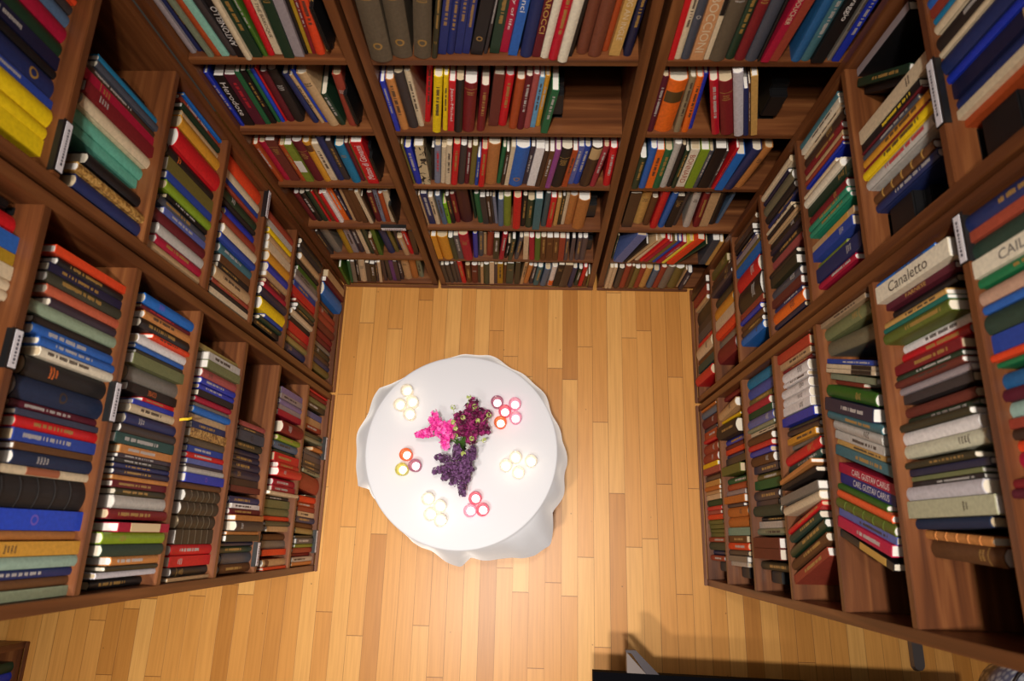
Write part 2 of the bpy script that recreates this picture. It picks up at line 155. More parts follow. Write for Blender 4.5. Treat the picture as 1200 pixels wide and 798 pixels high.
[0,-0.4566,0.017,1.578,0.0333,0.304,0.215,0.0,"char","m:k","charcoal book with dark lettering, back wall middle bookcase, fifth shelf up","books on the back middle bookcase, fifth shelf up"],
[1,1.34,0.027,1.195,0.064,0.304,0.232,0.0,"redor","","very thick red orange book, left wall far bookcase, fourth shelf up","books on the left far bookcase, fourth shelf up"],
[2,0.364,0.021,1.604,0.0315,0.291,0.218,0.313,"lgrey","m:k","light grey book with dark lettering just below a teal one, right wall near, fifth shelf","books on the right near bookcase, fifth shelf up"],
[1,1.1657,0.021,1.962,0.0231,0.296,0.214,0.0,"slate","","slate book, left wall far bookcase, sixth shelf up","books on the left far bookcase, sixth shelf up"],
[2,0.3066,0.045,1.984,0.0164,0.282,0.213,0.0,"dgreen","","thin dark green book, right wall near bookcase, sixth shelf up","books on the right near bookcase, sixth shelf up"],
[1,1.2698,0.019,1.578,0.0452,0.273,0.201,0.0,"ochre","","thick ochre book, left wall far bookcase, fifth shelf up","books on the left far bookcase, fifth shelf up"],
[0,-0.1649,0.028,1.578,0.0347,0.286,0.213,0.129,"mbrown","m:-","reddish brown book, back wall middle bookcase, fifth shelf up","books on the back middle bookcase, fifth shelf up"],
[1,0.2418,0.021,1.962,0.0143,0.298,0.219,0.0,"slate2","","thin dark slate book, left wall near bookcase, sixth shelf up","books on the left near bookcase, sixth shelf up"],
[2,1.0369,0.01,0.803,0.1045,0.295,0.204,0.0,"blk","m:w","very thick black book with white lettering, right wall far bookcase, third shelf up","books on the right far bookcase, third shelf up"],
[1,1.1907,0.029,1.962,0.0237,0.286,0.222,0.0,"tealb","","teal blue book, left wall far bookcase, sixth shelf up","books on the left far bookcase, sixth shelf up"],
[2,0.6151,0.028,1.984,0.0176,0.303,0.237,0.0,"dmaroon","T:FARNESE/gold/u","dark maroon book with big gold title, right wall near bookcase, sixth shelf up","books on the right near bookcase, sixth shelf up"],
[0,0.9014,0.001,1.967,0.0214,0.34,0.263,0.0,"royal","m:w","royal blue book with white lettering, back wall right bookcase, sixth shelf up","books on the back right bookcase, sixth shelf up"],
[0,-0.985,0.012,1.967,0.0233,0.34,0.256,-0.045,"mint","","mint green book, back wall left bookcase, sixth shelf up","books on the back left bookcase, sixth shelf up"],
[1,0.8815,0.018,1.578,0.035,0.29,0.224,0.0,"lgrey","","light grey book, left wall far bookcase, fifth shelf up","books on the left far bookcase, fifth shelf up"],
[2,1.3599,0.037,1.984,0.0266,0.282,0.209,0.05,"blk","L:lilac","black book with lilac label, right wall far bookcase, sixth shelf up","books on the right far bookcase, sixth shelf up"],
[0,-0.8829,0.04,1.578,0.0337,0.288,0.206,0.0,"blkbr","","blackish brown book, back wall left bookcase, fifth shelf up","books on the back left bookcase, fifth shelf up"],
[0,-1.0672,0.024,1.578,0.0354,0.278,0.216,0.021,"blk","T:Herodote/white/d","black book with big white title, back wall left bookcase, fifth shelf up","books on the back left bookcase, fifth shelf up"],
[2,0.4714,0.009,2.378,0.0182,0.324,0.231,0.0,"mblue","","mid blue book, right wall near bookcase, top shelf","books on the right near bookcase, top shelf"],
[0,-0.2527,0.024,1.967,0.023,0.354,0.272,0.198,"blue2","m:g","navy blue book, gilt, third of 4 alike from the left, back wall middle, sixth shelf","books on the back middle bookcase, sixth shelf up"],
[0,-1.0096,0.012,1.967,0.0226,0.34,0.243,-0.042,"rust","","rust orange book, back wall left bookcase, sixth shelf up","books on the back left bookcase, sixth shelf up"],
[1,0.6496,0.056,2.345,0.0493,0.33,0.242,0.0,"red","","thick red book, left wall near bookcase, top shelf","books on the left near bookcase, top shelf"],
[0,0.27,0.016,1.967,0.0234,0.34,0.247,0.065,"dnavy","m:g","dark navy book with gilt lettering, back wall middle bookcase, sixth shelf up","books on the back middle bookcase, sixth shelf up"],
[0,-0.1112,0.029,1.967,0.0246,0.33,0.257,0.185,"crim","T:a_study_of_life/white/d","crimson book with big white title, back wall middle bookcase, sixth shelf up","books on the back middle bookcase, sixth shelf up"],
[2,0.194,0.02,1.984,0.015,0.275,0.191,0.0,"dolive","m:g","thin dark olive book with gilt lettering, right wall near bookcase, sixth shelf up","books on the right near bookcase, sixth shelf up"],
[1,0.2658,0.012,1.578,0.0254,0.298,0.228,0.0,"char","","charcoal book, left wall near bookcase, fifth shelf up","books on the left near bookcase, fifth shelf up"],
[1,0.0175,0.021,1.195,0.0446,0.263,0.2,0.0,"dbrown2","bands","thick dark brown book, second of 3 alike from the top, left wall near, fourth shelf","books on the left near bookcase, fourth shelf up"],
[2,0.4014,0.023,1.984,0.0163,0.281,0.202,0.0,"mbrown","m:k","thin reddish brown book with dark lettering, right wall near bookcase, sixth shelf up","books on the right near bookcase, sixth shelf up"],
[0,-0.9599,0.013,1.967,0.0238,0.35,0.262,-0.048,"char","","charcoal book, back wall left bookcase, sixth shelf up","books on the back left bookcase, sixth shelf up"],
[1,0.5777,0.018,1.578,0.0296,0.29,0.228,0.0,"blk","m:g","black book with gilt lettering just below a tan orange one, left wall near, fifth shelf","books on the left near bookcase, fifth shelf up"],
[1,0.8177,0.023,1.578,0.0274,0.332,0.249,0.0,"tan","","tan book just below a crimson one, left wall far bookcase, fifth shelf up","books on the left far bookcase, fifth shelf up"],
[1,0.8896,0.011,1.195,0.0511,0.302,0.227,0.0,"tan","m:k","thick tan book with dark lettering, left wall far bookcase, fourth shelf up","books on the left far bookcase, fourth shelf up"],
[0,-0.2774,0.021,1.967,0.0223,0.354,0.264,0.199,"blue2","m:g","navy blue book, gilt, second of 4 alike from the left, back wall middle, sixth shelf","books on the back middle bookcase, sixth shelf up"],
[1,0.0628,0.015,1.195,0.0429,0.273,0.188,0.0,"dbrown2","bands","thick dark brown book, first of 3 alike from the top, left wall near, fourth shelf","books on the left near bookcase, fourth shelf up"],
[0,-0.9343,0.008,1.967,0.0218,0.34,0.239,0.021,"blk","T:ANTONELLO/white/u","black book with big white title, back wall left bookcase, sixth shelf up","books on the back left bookcase, sixth shelf up"],
[0,-0.3711,-0.003,1.578,0.0286,0.314,0.225,0.152,"yel","m:k","yellow book with dark lettering just right of a red one, back wall middle, fifth shelf","books on the back middle bookcase, fifth shelf up"],
[0,-0.1959,0.009,1.183,0.0469,0.303,0.216,0.109,"leather","m:-","thick tan leather book, back wall middle bookcase, fourth shelf up","books on the back middle bookcase, fourth shelf up"],
[1,1.0266,0.014,1.578,0.0333,0.298,0.23,0.0,"lime2","","lime green book, left wall far bookcase, fifth shelf up","books on the left far bookcase, fifth shelf up"],
[2,1.3229,0.031,1.984,0.0242,0.283,0.215,0.524,"dgreen","m:g","dark green book with gilt lettering, right wall far bookcase, sixth shelf up","books on the right far bookcase, sixth shelf up"],
[1,-0.1578,0.046,1.578,0.0238,0.253,0.192,0.0,"blk","m:g","black book with gilt lettering just below a lilac white one, left wall near, fifth shelf","books on the left near bookcase, fifth shelf up"],
[1,-0.0037,-0.012,1.578,0.0251,0.266,0.205,0.0,"crim","L:cream","crimson book with cream label, left wall near bookcase, fifth shelf up","books on the left near bookcase, fifth shelf up"],
[0,0.6416,-0.003,1.578,0.0272,0.308,0.228,-0.273,"red2","","red book, leaning, back wall right bookcase, fifth shelf up","books on the back right bookcase, fifth shelf up"],
[0,-0.2286,0.024,1.967,0.0211,0.355,0.268,0.196,"blue2","m:g","navy blue book with gilt lettering left of a black one, back wall middle, sixth shelf","books on the back middle bookcase, sixth shelf up"],
[2,0.3945,0.006,1.604,0.0236,0.328,0.239,0.309,"teal","m:g","teal book with gilt lettering just below a dark navy one, right wall near, fifth shelf","books on the right near bookcase, fifth shelf up"],
[0,-0.6926,0.01,1.183,0.0441,0.309,0.224,0.0,"red","T:Matteo_di_Giovanni/white/u","thick red book with big white title, back wall left bookcase, fourth shelf up","books on the back left bookcase, fourth shelf up"],
[0,-0.6812,0.024,1.578,0.0305,0.285,0.204,0.058,"brick","","brick red book, back wall left bookcase, fifth shelf up","books on the back left bookcase, fifth shelf up"],
[2,0.0996,0.011,1.604,0.021,0.32,0.25,0.272,"peri","","periwinkle blue book, leaning, right wall near bookcase, fifth shelf up","books on the right near bookcase, fifth shelf up"],
[2,1.0897,0.015,1.604,0.0309,0.327,0.232,0.0,"dgreen","m:g","dark green book with gilt lettering, right wall far bookcase, fifth shelf up","books on the right far bookcase, fifth shelf up"],
[1,0.3886,0.031,1.578,0.0261,0.275,0.199,0.0,"blkbr","T:GOMBE/orange/u","blackish brown book with big orange title, left wall near bookcase, fifth shelf up","books on the left near bookcase, fifth shelf up"],
[0,0.6906,0.004,1.183,0.0429,0.296,0.229,0.0,"blk","m:-","thick black book, back wall right bookcase, fourth shelf up","books on the back right bookcase, fourth shelf up"],
[0,-0.8398,0.014,1.967,0.0204,0.33,0.244,0.053,"red","","red book, back wall left bookcase, sixth shelf up","books on the back left bookcase, sixth shelf up"],
[2,0.2929,0.018,2.378,0.0237,0.32,0.232,0.0,"dmaroon","m:g","dark maroon book with gilt lettering, right wall near bookcase, top shelf","books on the right near bookcase, top shelf"],
[2,1.0988,0.014,2.378,0.0162,0.324,0.232,0.0,"cream","","thin cream book, right wall far bookcase, top shelf","books on the right far bookcase, top shelf"],
[1,0.5312,0.022,1.578,0.0268,0.281,0.202,0.0,"white","m:-","white book, left wall near bookcase, fifth shelf up","books on the left near bookcase, fifth shelf up"],
[1,0.8477,0.021,1.578,0.0295,0.287,0.222,0.0,"crim","","crimson book, left wall far bookcase, fifth shelf up","books on the left far bookcase, fifth shelf up"],
[0,0.4045,0.004,1.967,0.0175,0.35,0.259,0.0,"red","","red book, back wall right bookcase, sixth shelf up","books on the back right bookcase, sixth shelf up"],
[0,-0.1315,0.028,1.578,0.0285,0.282,0.195,0.135,"red","m:g","red book with gilt lettering, back wall middle bookcase, fifth shelf up","books on the back middle bookcase, fifth shelf up"],
[2,0.9243,0.015,1.604,0.033,0.285,0.211,0.0,"blue","m:w","blue book with white lettering, right wall far bookcase, fifth shelf up","books on the right far bookcase, fifth shelf up"],
[2,0.562,0.017,1.984,0.0161,0.273,0.199,0.0,"gold","m:k","thin golden tan book with dark lettering, right wall near bookcase, sixth shelf up","books on the right near bookcase, sixth shelf up"],
[1,-0.0726,0.02,1.195,0.034,0.285,0.225,0.0,"red","m:w","red book with white lettering just below a dark brown one, left wall near, fourth shelf","books on the left near bookcase, fourth shelf up"],
[1,0.9764,0.025,1.578,0.0279,0.307,0.219,0.0,"slate","","slate book, left wall far bookcase, fifth shelf up","books on the left far bookcase, fifth shelf up"],
[1,0.6034,0.039,2.345,0.0399,0.34,0.259,0.0,"mblue","","thick mid blue book, left wall near bookcase, top shelf","books on the left near bookcase, top shelf"],
[1,-0.1082,0.021,1.195,0.0338,0.283,0.216,0.0,"red","m:w","red book with white lettering just above a black one, left wall near, fourth shelf","books on the left near bookcase, fourth shelf up"],
[2,1.2793,0.02,1.604,0.0347,0.303,0.236,0.0,"dbrown","","dark brown book, right wall far bookcase, fifth shelf up","books on the right far bookcase, fifth shelf up"],
[0,-0.9088,-0.003,1.967,0.0184,0.35,0.255,0.006,"cream","","cream book, back wall left bookcase, sixth shelf up","books on the back left bookcase, sixth shelf up"],
[0,-0.2923,-0.001,1.578,0.0275,0.292,0.228,0.128,"blk","","black book, back wall middle bookcase, fifth shelf up","books on the back middle bookcase, fifth shelf up"],
[0,0.198,0.004,1.183,0.0426,0.292,0.208,0.101,"dbrown","L:tan","thick dark brown book with tan label, back wall middle bookcase, fourth shelf up","books on the back middle bookcase, fourth shelf up"],
[0,0.079,0.0,1.183,0.0435,0.289,0.202,0.119,"blkbr","m:g","thick blackish brown book with gilt lettering, back wall middle bookcase, fourth shelf up","books on the back middle bookcase, fourth shelf up"],
[0,-0.8171,0.02,1.967,0.0218,0.33,0.256,0.05,"cream","T:ART_OF_THE_BAROQUE/black/d","cream book with big black title, back wall left bookcase, sixth shelf up","books on the back left bookcase, sixth shelf up"],
[1,0.2091,0.017,1.578,0.0229,0.278,0.197,0.0,"tanor","m:w","tan orange book with white lettering below a dark teal one, left wall near, fifth shelf","books on the left near bookcase, fifth shelf up"],
[0,-0.4892,0.01,1.578,0.0286,0.281,0.22,0.0,"tanor","m:k","tan orange book with dark lettering, back wall middle bookcase, fifth shelf up","books on the back middle bookcase, fifth shelf up"],
[0,0.4242,0.007,1.967,0.0188,0.35,0.267,0.0,"cream","m:k","cream book with dark lettering, back wall right bookcase, sixth shelf up","books on the back right bookcase, sixth shelf up"],
[2,0.0378,0.008,1.604,0.0208,0.296,0.221,0.302,"blk","L:gold","black book with gold label, right wall near bookcase, fifth shelf up","books on the right near bookcase, fifth shelf up"],
[2,0.3334,0.024,1.604,0.0237,0.293,0.204,0.31,"lgrey","m:k","light grey book with dark lettering above a golden tan one, right wall near, fifth shelf","books on the right near bookcase, fifth shelf up"],
[0,0.2011,0.034,1.967,0.022,0.31,0.238,0.095,"rust","","rust orange book, back wall middle bookcase, sixth shelf up","books on the back middle bookcase, sixth shelf up"],
[0,-0.3347,0.033,0.78,0.0572,0.319,0.237,0.0,"maroon3","","thick dark maroon book, back wall middle bookcase, third shelf up","books on the back middle bookcase, third shelf up"],
[2,0.1526,0.01,1.604,0.0204,0.311,0.243,0.278,"orange2","","orange book, leaning, right wall near bookcase, fifth shelf up","books on the right near bookcase, fifth shelf up"],
[2,0.149,0.033,1.984,0.012,0.275,0.195,0.0,"blk","m:w","thin black book with white lettering, right wall near bookcase, sixth shelf up","books on the right near bookcase, sixth shelf up"],
[0,-0.9279,0.019,1.183,0.0425,0.295,0.217,0.0,"maroon","m:g","thick maroon book with gilt lettering, back wall left bookcase, fourth shelf up","books on the back left bookcase, fourth shelf up"],
[2,0.2636,0.027,2.378,0.0317,0.324,0.237,0.0,"mint3","","pale mint book, right wall near bookcase, top shelf","books on the right near bookcase, top shelf"],
[0,-0.0927,0.016,1.578,0.0278,0.277,0.198,0.126,"rust","m:-","rust orange book, back wall middle bookcase, fifth shelf up","books on the back middle bookcase, fifth shelf up"],
[2,0.4181,0.029,1.984,0.0139,0.275,0.201,0.0,"dgreen","m:w","thin dark green book with white lettering, right wall near bookcase, sixth shelf up","books on the right near bookcase, sixth shelf up"],
[1,-0.0946,0.005,1.578,0.0233,0.242,0.17,0.0,"tanor","m:w","tan orange book, white below a dark grey green one, left wall near, fifth shelf","books on the left near bookcase, fifth shelf up"],
[0,0.778,-0.004,1.578,0.0212,0.338,0.253,-0.298,"gold","m:-","golden tan book, leaning, back wall right bookcase, fifth shelf up","books on the back right bookcase, fifth shelf up"],
[0,-0.3261,0.005,1.967,0.0164,0.355,0.248,0.19,"dolive","m:g e:g","dark olive book with gilt lettering, back wall middle bookcase, sixth shelf up","books on the back middle bookcase, sixth shelf up"],
[1,0.105,0.015,1.195,0.0383,0.258,0.205,0.0,"dbrown2","bands","dark brown book with ribbed spine, left wall near bookcase, fourth shelf up","books on the left near bookcase, fourth shelf up"],
[2,1.1697,0.013,2.378,0.0262,0.324,0.253,0.0,"cream","","cream book just below a teal blue one, right wall far bookcase, top shelf","books on the right far bookcase, top shelf"],
[0,0.797,-0.003,1.183,0.0378,0.297,0.217,0.086,"navy","","navy book, back wall right bookcase, fourth shelf up","books on the back right bookcase, fourth shelf up"],
[1,1.2188,0.052,2.345,0.036,0.33,0.236,0.0,"slblue","m:w","slate blue book with white lettering, left wall far bookcase, top shelf","books on the left far bookcase, top shelf"],
[1,1.1058,0.018,1.195,0.0429,0.305,0.239,0.0,"brick","","thick brick red book, left wall far bookcase, fourth shelf up","books on the left far bookcase, fourth shelf up"],
[0,-1.0294,0.02,1.183,0.0391,0.301,0.23,0.0,"mbrown","","reddish brown book, back wall left bookcase, fourth shelf up","books on the back left bookcase, fourth shelf up"],
[1,0.6065,0.019,1.578,0.0248,0.277,0.192,0.0,"tanor","m:k","tan orange book with dark lettering, left wall near bookcase, fifth shelf up","books on the left near bookcase, fifth shelf up"],
[1,0.3312,0.028,1.578,0.0251,0.248,0.181,0.0,"cream","m:k","cream book with dark lettering, left wall near bookcase, fifth shelf up","books on the left near bookcase, fifth shelf up"],
[2,0.8362,0.013,1.205,0.0466,0.29,0.201,0.0,"orange","m:k","thick orange book with dark lettering, right wall far bookcase, fourth shelf up","books on the right far bookcase, fourth shelf up"],
[0,-0.9146,0.041,1.578,0.0266,0.276,0.203,0.0,"maroon","","maroon book, back wall left bookcase, fifth shelf up","books on the back left bookcase, fifth shelf up"],
[2,1.0563,0.017,1.604,0.0328,0.27,0.209,0.0,"dred","m:g","dark red book with gilt lettering below a dark green one, right wall far, fifth shelf","books on the right far bookcase, fifth shelf up"],
[0,0.5305,0.007,1.578,0.022,0.305,0.212,-0.051,"orange","m:k","orange book with dark lettering, back wall right bookcase, fifth shelf up","books on the back right bookcase, fifth shelf up"],
[0,-0.0654,0.014,1.578,0.0232,0.296,0.234,0.122,"maroon","m:w","maroon book with white lettering, back wall middle bookcase, fifth shelf up","books on the back middle bookcase, fifth shelf up"],
[0,-1.09,0.022,1.967,0.0186,0.34,0.237,-0.013,"lilac2","","lilac grey book just left of a navy one, back wall left bookcase, sixth shelf up","books on the back left bookcase, sixth shelf up"],
[0,-0.2107,0.005,1.578,0.0274,0.26,0.197,0.138,"maroon2","m:g","maroon book with gilt lettering, back wall middle bookcase, fifth shelf up","books on the back middle bookcase, fifth shelf up"],
[1,1.0576,0.017,1.578,0.0255,0.302,0.216,0.0,"blue","","blue book, left wall far bookcase, fifth shelf up","books on the left far bookcase, fifth shelf up"],
[2,-0.0329,-0.0,1.205,0.0297,0.325,0.25,-0.31,"dgreen","m:g","dark green book with gilt lettering, right wall near bookcase, fourth shelf up","books on the right near bookcase, fourth shelf up"],
[2,-0.0748,0.001,1.205,0.0294,0.322,0.235,-0.314,"brown","m:g","brown book with gilt lettering, right wall near bookcase, fourth shelf up","books on the right near bookcase, fourth shelf up"],
[0,0.4297,0.017,0.78,0.048,0.326,0.24,0.0,"dbrown","m:-","thick dark brown book, back wall right bookcase, third shelf up","books on the back right bookcase, third shelf up"],
[2,1.1226,0.004,1.604,0.0317,0.277,0.218,0.0,"cream2","","pale cream book, right wall far bookcase, fifth shelf up","books on the right far bookcase, fifth shelf up"],
[0,0.4064,0.009,1.578,0.0214,0.304,0.217,0.0,"dmaroon","m:w","dark maroon book with white lettering, back wall right bookcase, fifth shelf up","books on the back right bookcase, fifth shelf up"],
[1,0.1126,0.017,1.578,0.0184,0.282,0.212,0.0,"maroon","m:g","maroon book with gilt lettering, left wall near bookcase, fifth shelf up","books on the left near bookcase, fifth shelf up"],
[2,-0.1208,0.006,1.205,0.0289,0.315,0.222,-0.325,"brick","m:g","brick red book with gilt lettering, right wall near bookcase, fourth shelf up","books on the right near bookcase, fourth shelf up"],
[0,-1.0305,0.008,1.967,0.016,0.34,0.26,-0.039,"sage2","","thin sage green book, back wall left bookcase, sixth shelf up","books on the back left bookcase, sixth shelf up"],
[1,-0.13,0.008,1.578,0.0155,0.295,0.233,0.0,"lilwh","","thin lilac white book, left wall near bookcase, fifth shelf up","books on the left near bookcase, fifth shelf up"],
[1,1.2869,0.026,1.195,0.039,0.319,0.23,0.0,"cream","","cream book just below a red orange one, left wall far bookcase, fourth shelf up","books on the left far bookcase, fourth shelf up"],
[2,0.1618,0.033,1.984,0.0104,0.273,0.196,0.0,"olive2","","thin olive green book, right wall near bookcase, sixth shelf up","books on the right near bookcase, sixth shelf up"],
[2,1.1276,0.011,0.803,0.0738,0.286,0.22,0.0,"red","m:w","very thick red book with white lettering, right wall far bookcase, third shelf up","books on the right far bookcase, third shelf up"],
[0,-0.407,0.043,1.578,0.0192,0.33,0.252,0.172,"red","m:k","red book with dark lettering, back wall middle bookcase, fifth shelf up","books on the back middle bookcase, fifth shelf up"],
[1,0.1619,0.01,1.195,0.0304,0.286,0.204,0.0,"royal","e:p","royal blue book just below a light grey one, left wall near bookcase, fourth shelf up","books on the left near bookcase, fourth shelf up"],
[0,-0.4674,0.008,1.183,0.0359,0.291,0.204,0.044,"marb","","black and cream patterned book, back wall middle bookcase, fourth shelf up","books on the back middle bookcase, fourth shelf up"],
[0,-0.0414,0.019,1.578,0.0213,0.299,0.215,0.119,"rose","m:-","dusty rose book, back wall middle bookcase, fifth shelf up","books on the back middle bookcase, fifth shelf up"],
[2,1.0698,0.02,1.984,0.0158,0.284,0.2,0.0,"slate","m:w","thin slate book with white lettering, right wall far bookcase, sixth shelf up","books on the right far bookcase, sixth shelf up"],
[1,1.2084,0.027,1.195,0.0384,0.31,0.23,0.0,"dgreen","","dark green book, left wall far bookcase, fourth shelf up","books on the left far bookcase, fourth shelf up"],
[1,0.1459,0.013,1.578,0.0171,0.292,0.213,0.0,"dnavy","m:g","dark navy book with gilt lettering, left wall near bookcase, fifth shelf up","books on the left near bookcase, fifth shelf up"],
[1,1.0632,0.007,1.195,0.0391,0.296,0.227,0.0,"cream","","cream book just below a brick red one, left wall far bookcase, fourth shelf up","books on the left far bookcase, fourth shelf up"],
[2,0.2871,0.013,1.205,0.0325,0.305,0.232,-0.12,"red","m:g","red book with gilt lettering just below a grey one, right wall near, fourth shelf","books on the right near bookcase, fourth shelf up"],
[0,0.5014,0.007,1.578,0.0201,0.305,0.236,-0.027,"khakig","m:k","grey tan book with dark lettering, back wall right bookcase, fifth shelf up","books on the back right bookcase, fifth shelf up"],
[1,0.5347,0.035,2.345,0.0319,0.33,0.235,0.0,"cream","","cream book just below a mustard one, left wall near bookcase, top shelf","books on the left near bookcase, top shelf"],
[1,-0.1418,0.025,1.195,0.0302,0.253,0.188,0.0,"blk","m:g","black book with gilt lettering, left wall near bookcase, fourth shelf up","books on the left near bookcase, fourth shelf up"],
[0,0.84,0.006,1.183,0.032,0.301,0.231,0.086,"caramel","","caramel brown book, back wall right bookcase, fourth shelf up","books on the back right bookcase, fourth shelf up"],
[2,0.3689,0.007,2.378,0.0141,0.324,0.226,0.0,"redor","","thin red orange book, right wall near bookcase, top shelf","books on the right near bookcase, top shelf"],
[2,1.2983,0.011,1.205,0.0451,0.304,0.225,0.0,"olive3","","thick olive grey book, right wall far bookcase, fourth shelf up","books on the right far bookcase, fourth shelf up"],
[2,0.145,-0.018,1.205,0.0275,0.337,0.246,-0.111,"grey","","grey book, right wall near bookcase, fourth shelf up","books on the right near bookcase, fourth shelf up"],
[1,0.0927,0.016,1.578,0.0184,0.263,0.186,0.0,"dolive","m:g","dark olive book with gilt lettering, left wall near bookcase, fifth shelf up","books on the left near bookcase, fifth shelf up"],
[1,0.9917,0.018,1.195,0.0382,0.285,0.208,0.0,"teal","","teal book, left wall far bookcase, fourth shelf up","books on the left far bookcase, fourth shelf up"],
[0,0.1964,0.002,0.78,0.0517,0.285,0.198,0.046,"caramel","m:-","thick caramel brown book, back wall middle bookcase, third shelf up","books on the back middle bookcase, third shelf up"],
[0,-0.319,0.006,1.578,0.0223,0.281,0.215,0.132,"red","T:Jean-Michel/white/d","red book with big white title, back wall middle bookcase, fifth shelf up","books on the back middle bookcase, fifth shelf up"],
[0,0.5112,0.006,1.967,0.0141,0.33,0.246,-0.008,"cream","L:blk","thin cream book with black label, back wall right bookcase, sixth shelf up","books on the back right bookcase, sixth shelf up"],
[0,-0.4284,0.025,1.578,0.02,0.303,0.227,0.0,"cream","m:k","cream book with dark lettering, back wall middle bookcase, fifth shelf up","books on the back middle bookcase, fifth shelf up"],
[0,-0.7663,0.012,1.183,0.0358,0.278,0.201,0.0,"tealb","m:g","teal blue book with gilt lettering, back wall left bookcase, fourth shelf up","books on the back left bookcase, fourth shelf up"],
[1,0.3136,0.023,1.195,0.0307,0.275,0.211,0.0,"marb2","","gold-brown marbled book, left wall near bookcase, fourth shelf up","books on the left near bookcase, fourth shelf up"],
[1,-0.1106,0.019,0.825,0.0397,0.281,0.214,0.0,"slate","","thick slate book just below a dark green one, left wall near bookcase, third shelf up","books on the left near bookcase, third shelf up"],
[2,0.5466,0.013,1.984,0.0114,0.282,0.204,0.0,"teald2","","thin teal green book, right wall near bookcase, sixth shelf up","books on the right near bookcase, sixth shelf up"],
[2,0.1096,-0.011,1.205,0.0272,0.322,0.234,-0.133,"cream","","cream book, right wall near bookcase, fourth shelf up","books on the right near bookcase, fourth shelf up"],
[2,0.1741,0.015,1.604,0.0178,0.282,0.218,0.282,"grass2","m:-","grass green book, leaning, right wall near bookcase, fifth shelf up","books on the right near bookcase, fifth shelf up"],
[0,0.5978,0.01,1.183,0.0329,0.281,0.221,0.0,"cream2","T:BONNARD/brick/d","pale cream book with big brick title, back wall right bookcase, fourth shelf up","books on the back right bookcase, fourth shelf up"],
[2,1.2467,0.017,1.604,0.0271,0.288,0.216,0.0,"dred","m:g","dark red book with gilt lettering below a dark brown one, right wall far, fifth shelf","books on the right far bookcase, fifth shelf up"],
[0,0.6331,0.003,1.183,0.0318,0.288,0.212,0.0,"lime2","m:-","lime green book, back wall right bookcase, fourth shelf up","books on the back right bookcase, fourth shelf up"],
[1,0.2236,0.009,0.045,0.0807,0.313,0.218,0.073,"brick","","very thick brick red book, left wall near bookcase, bottom shelf","books on the left near bookcase, bottom shelf"],
[0,-0.0263,0.006,1.183,0.0324,0.287,0.223,0.133,"white","m:-","white book, back wall middle bookcase, fourth shelf up","books on the back middle bookcase, fourth shelf up"],
[1,0.5671,0.039,2.345,0.0296,0.33,0.232,0.0,"must","","mustard book, left wall near bookcase, top shelf","books on the left near bookcase, top shelf"],
[0,0.0933,0.015,1.967,0.0136,0.33,0.234,0.141,"blk","","thin black book, back wall middle bookcase, sixth shelf up","books on the back middle bookcase, sixth shelf up"],
[0,0.0214,-0.001,1.578,0.0241,0.247,0.169,0.14,"green","m:w","green book with white lettering, back wall middle bookcase, fifth shelf up","books on the back middle bookcase, fifth shelf up"],
[0,-0.8216,0.036,1.578,0.0217,0.273,0.214,-0.072,"navy","","navy book, back wall left bookcase, fifth shelf up","books on the back left bookcase, fifth shelf up"],
[2,0.6703,0.015,1.205,0.0336,0.301,0.214,0.0,"brick2","","brick red book, right wall near bookcase, fourth shelf up","books on the right near bookcase, fourth shelf up"],
[1,0.9494,0.023,1.578,0.0228,0.272,0.204,0.0,"peri","m:w","periwinkle blue book with white lettering, left wall far bookcase, fifth shelf up","books on the left far bookcase, fifth shelf up"],
[1,0.522,0.013,1.195,0.031,0.277,0.204,0.0,"rose","","dusty rose book, left wall near bookcase, fourth shelf up","books on the left near bookcase, fourth shelf up"],
[2,1.2956,0.049,1.984,0.0202,0.222,0.151,0.521,"blk","","black book, leaning, right wall far bookcase, sixth shelf up","books on the right far bookcase, sixth shelf up"]]
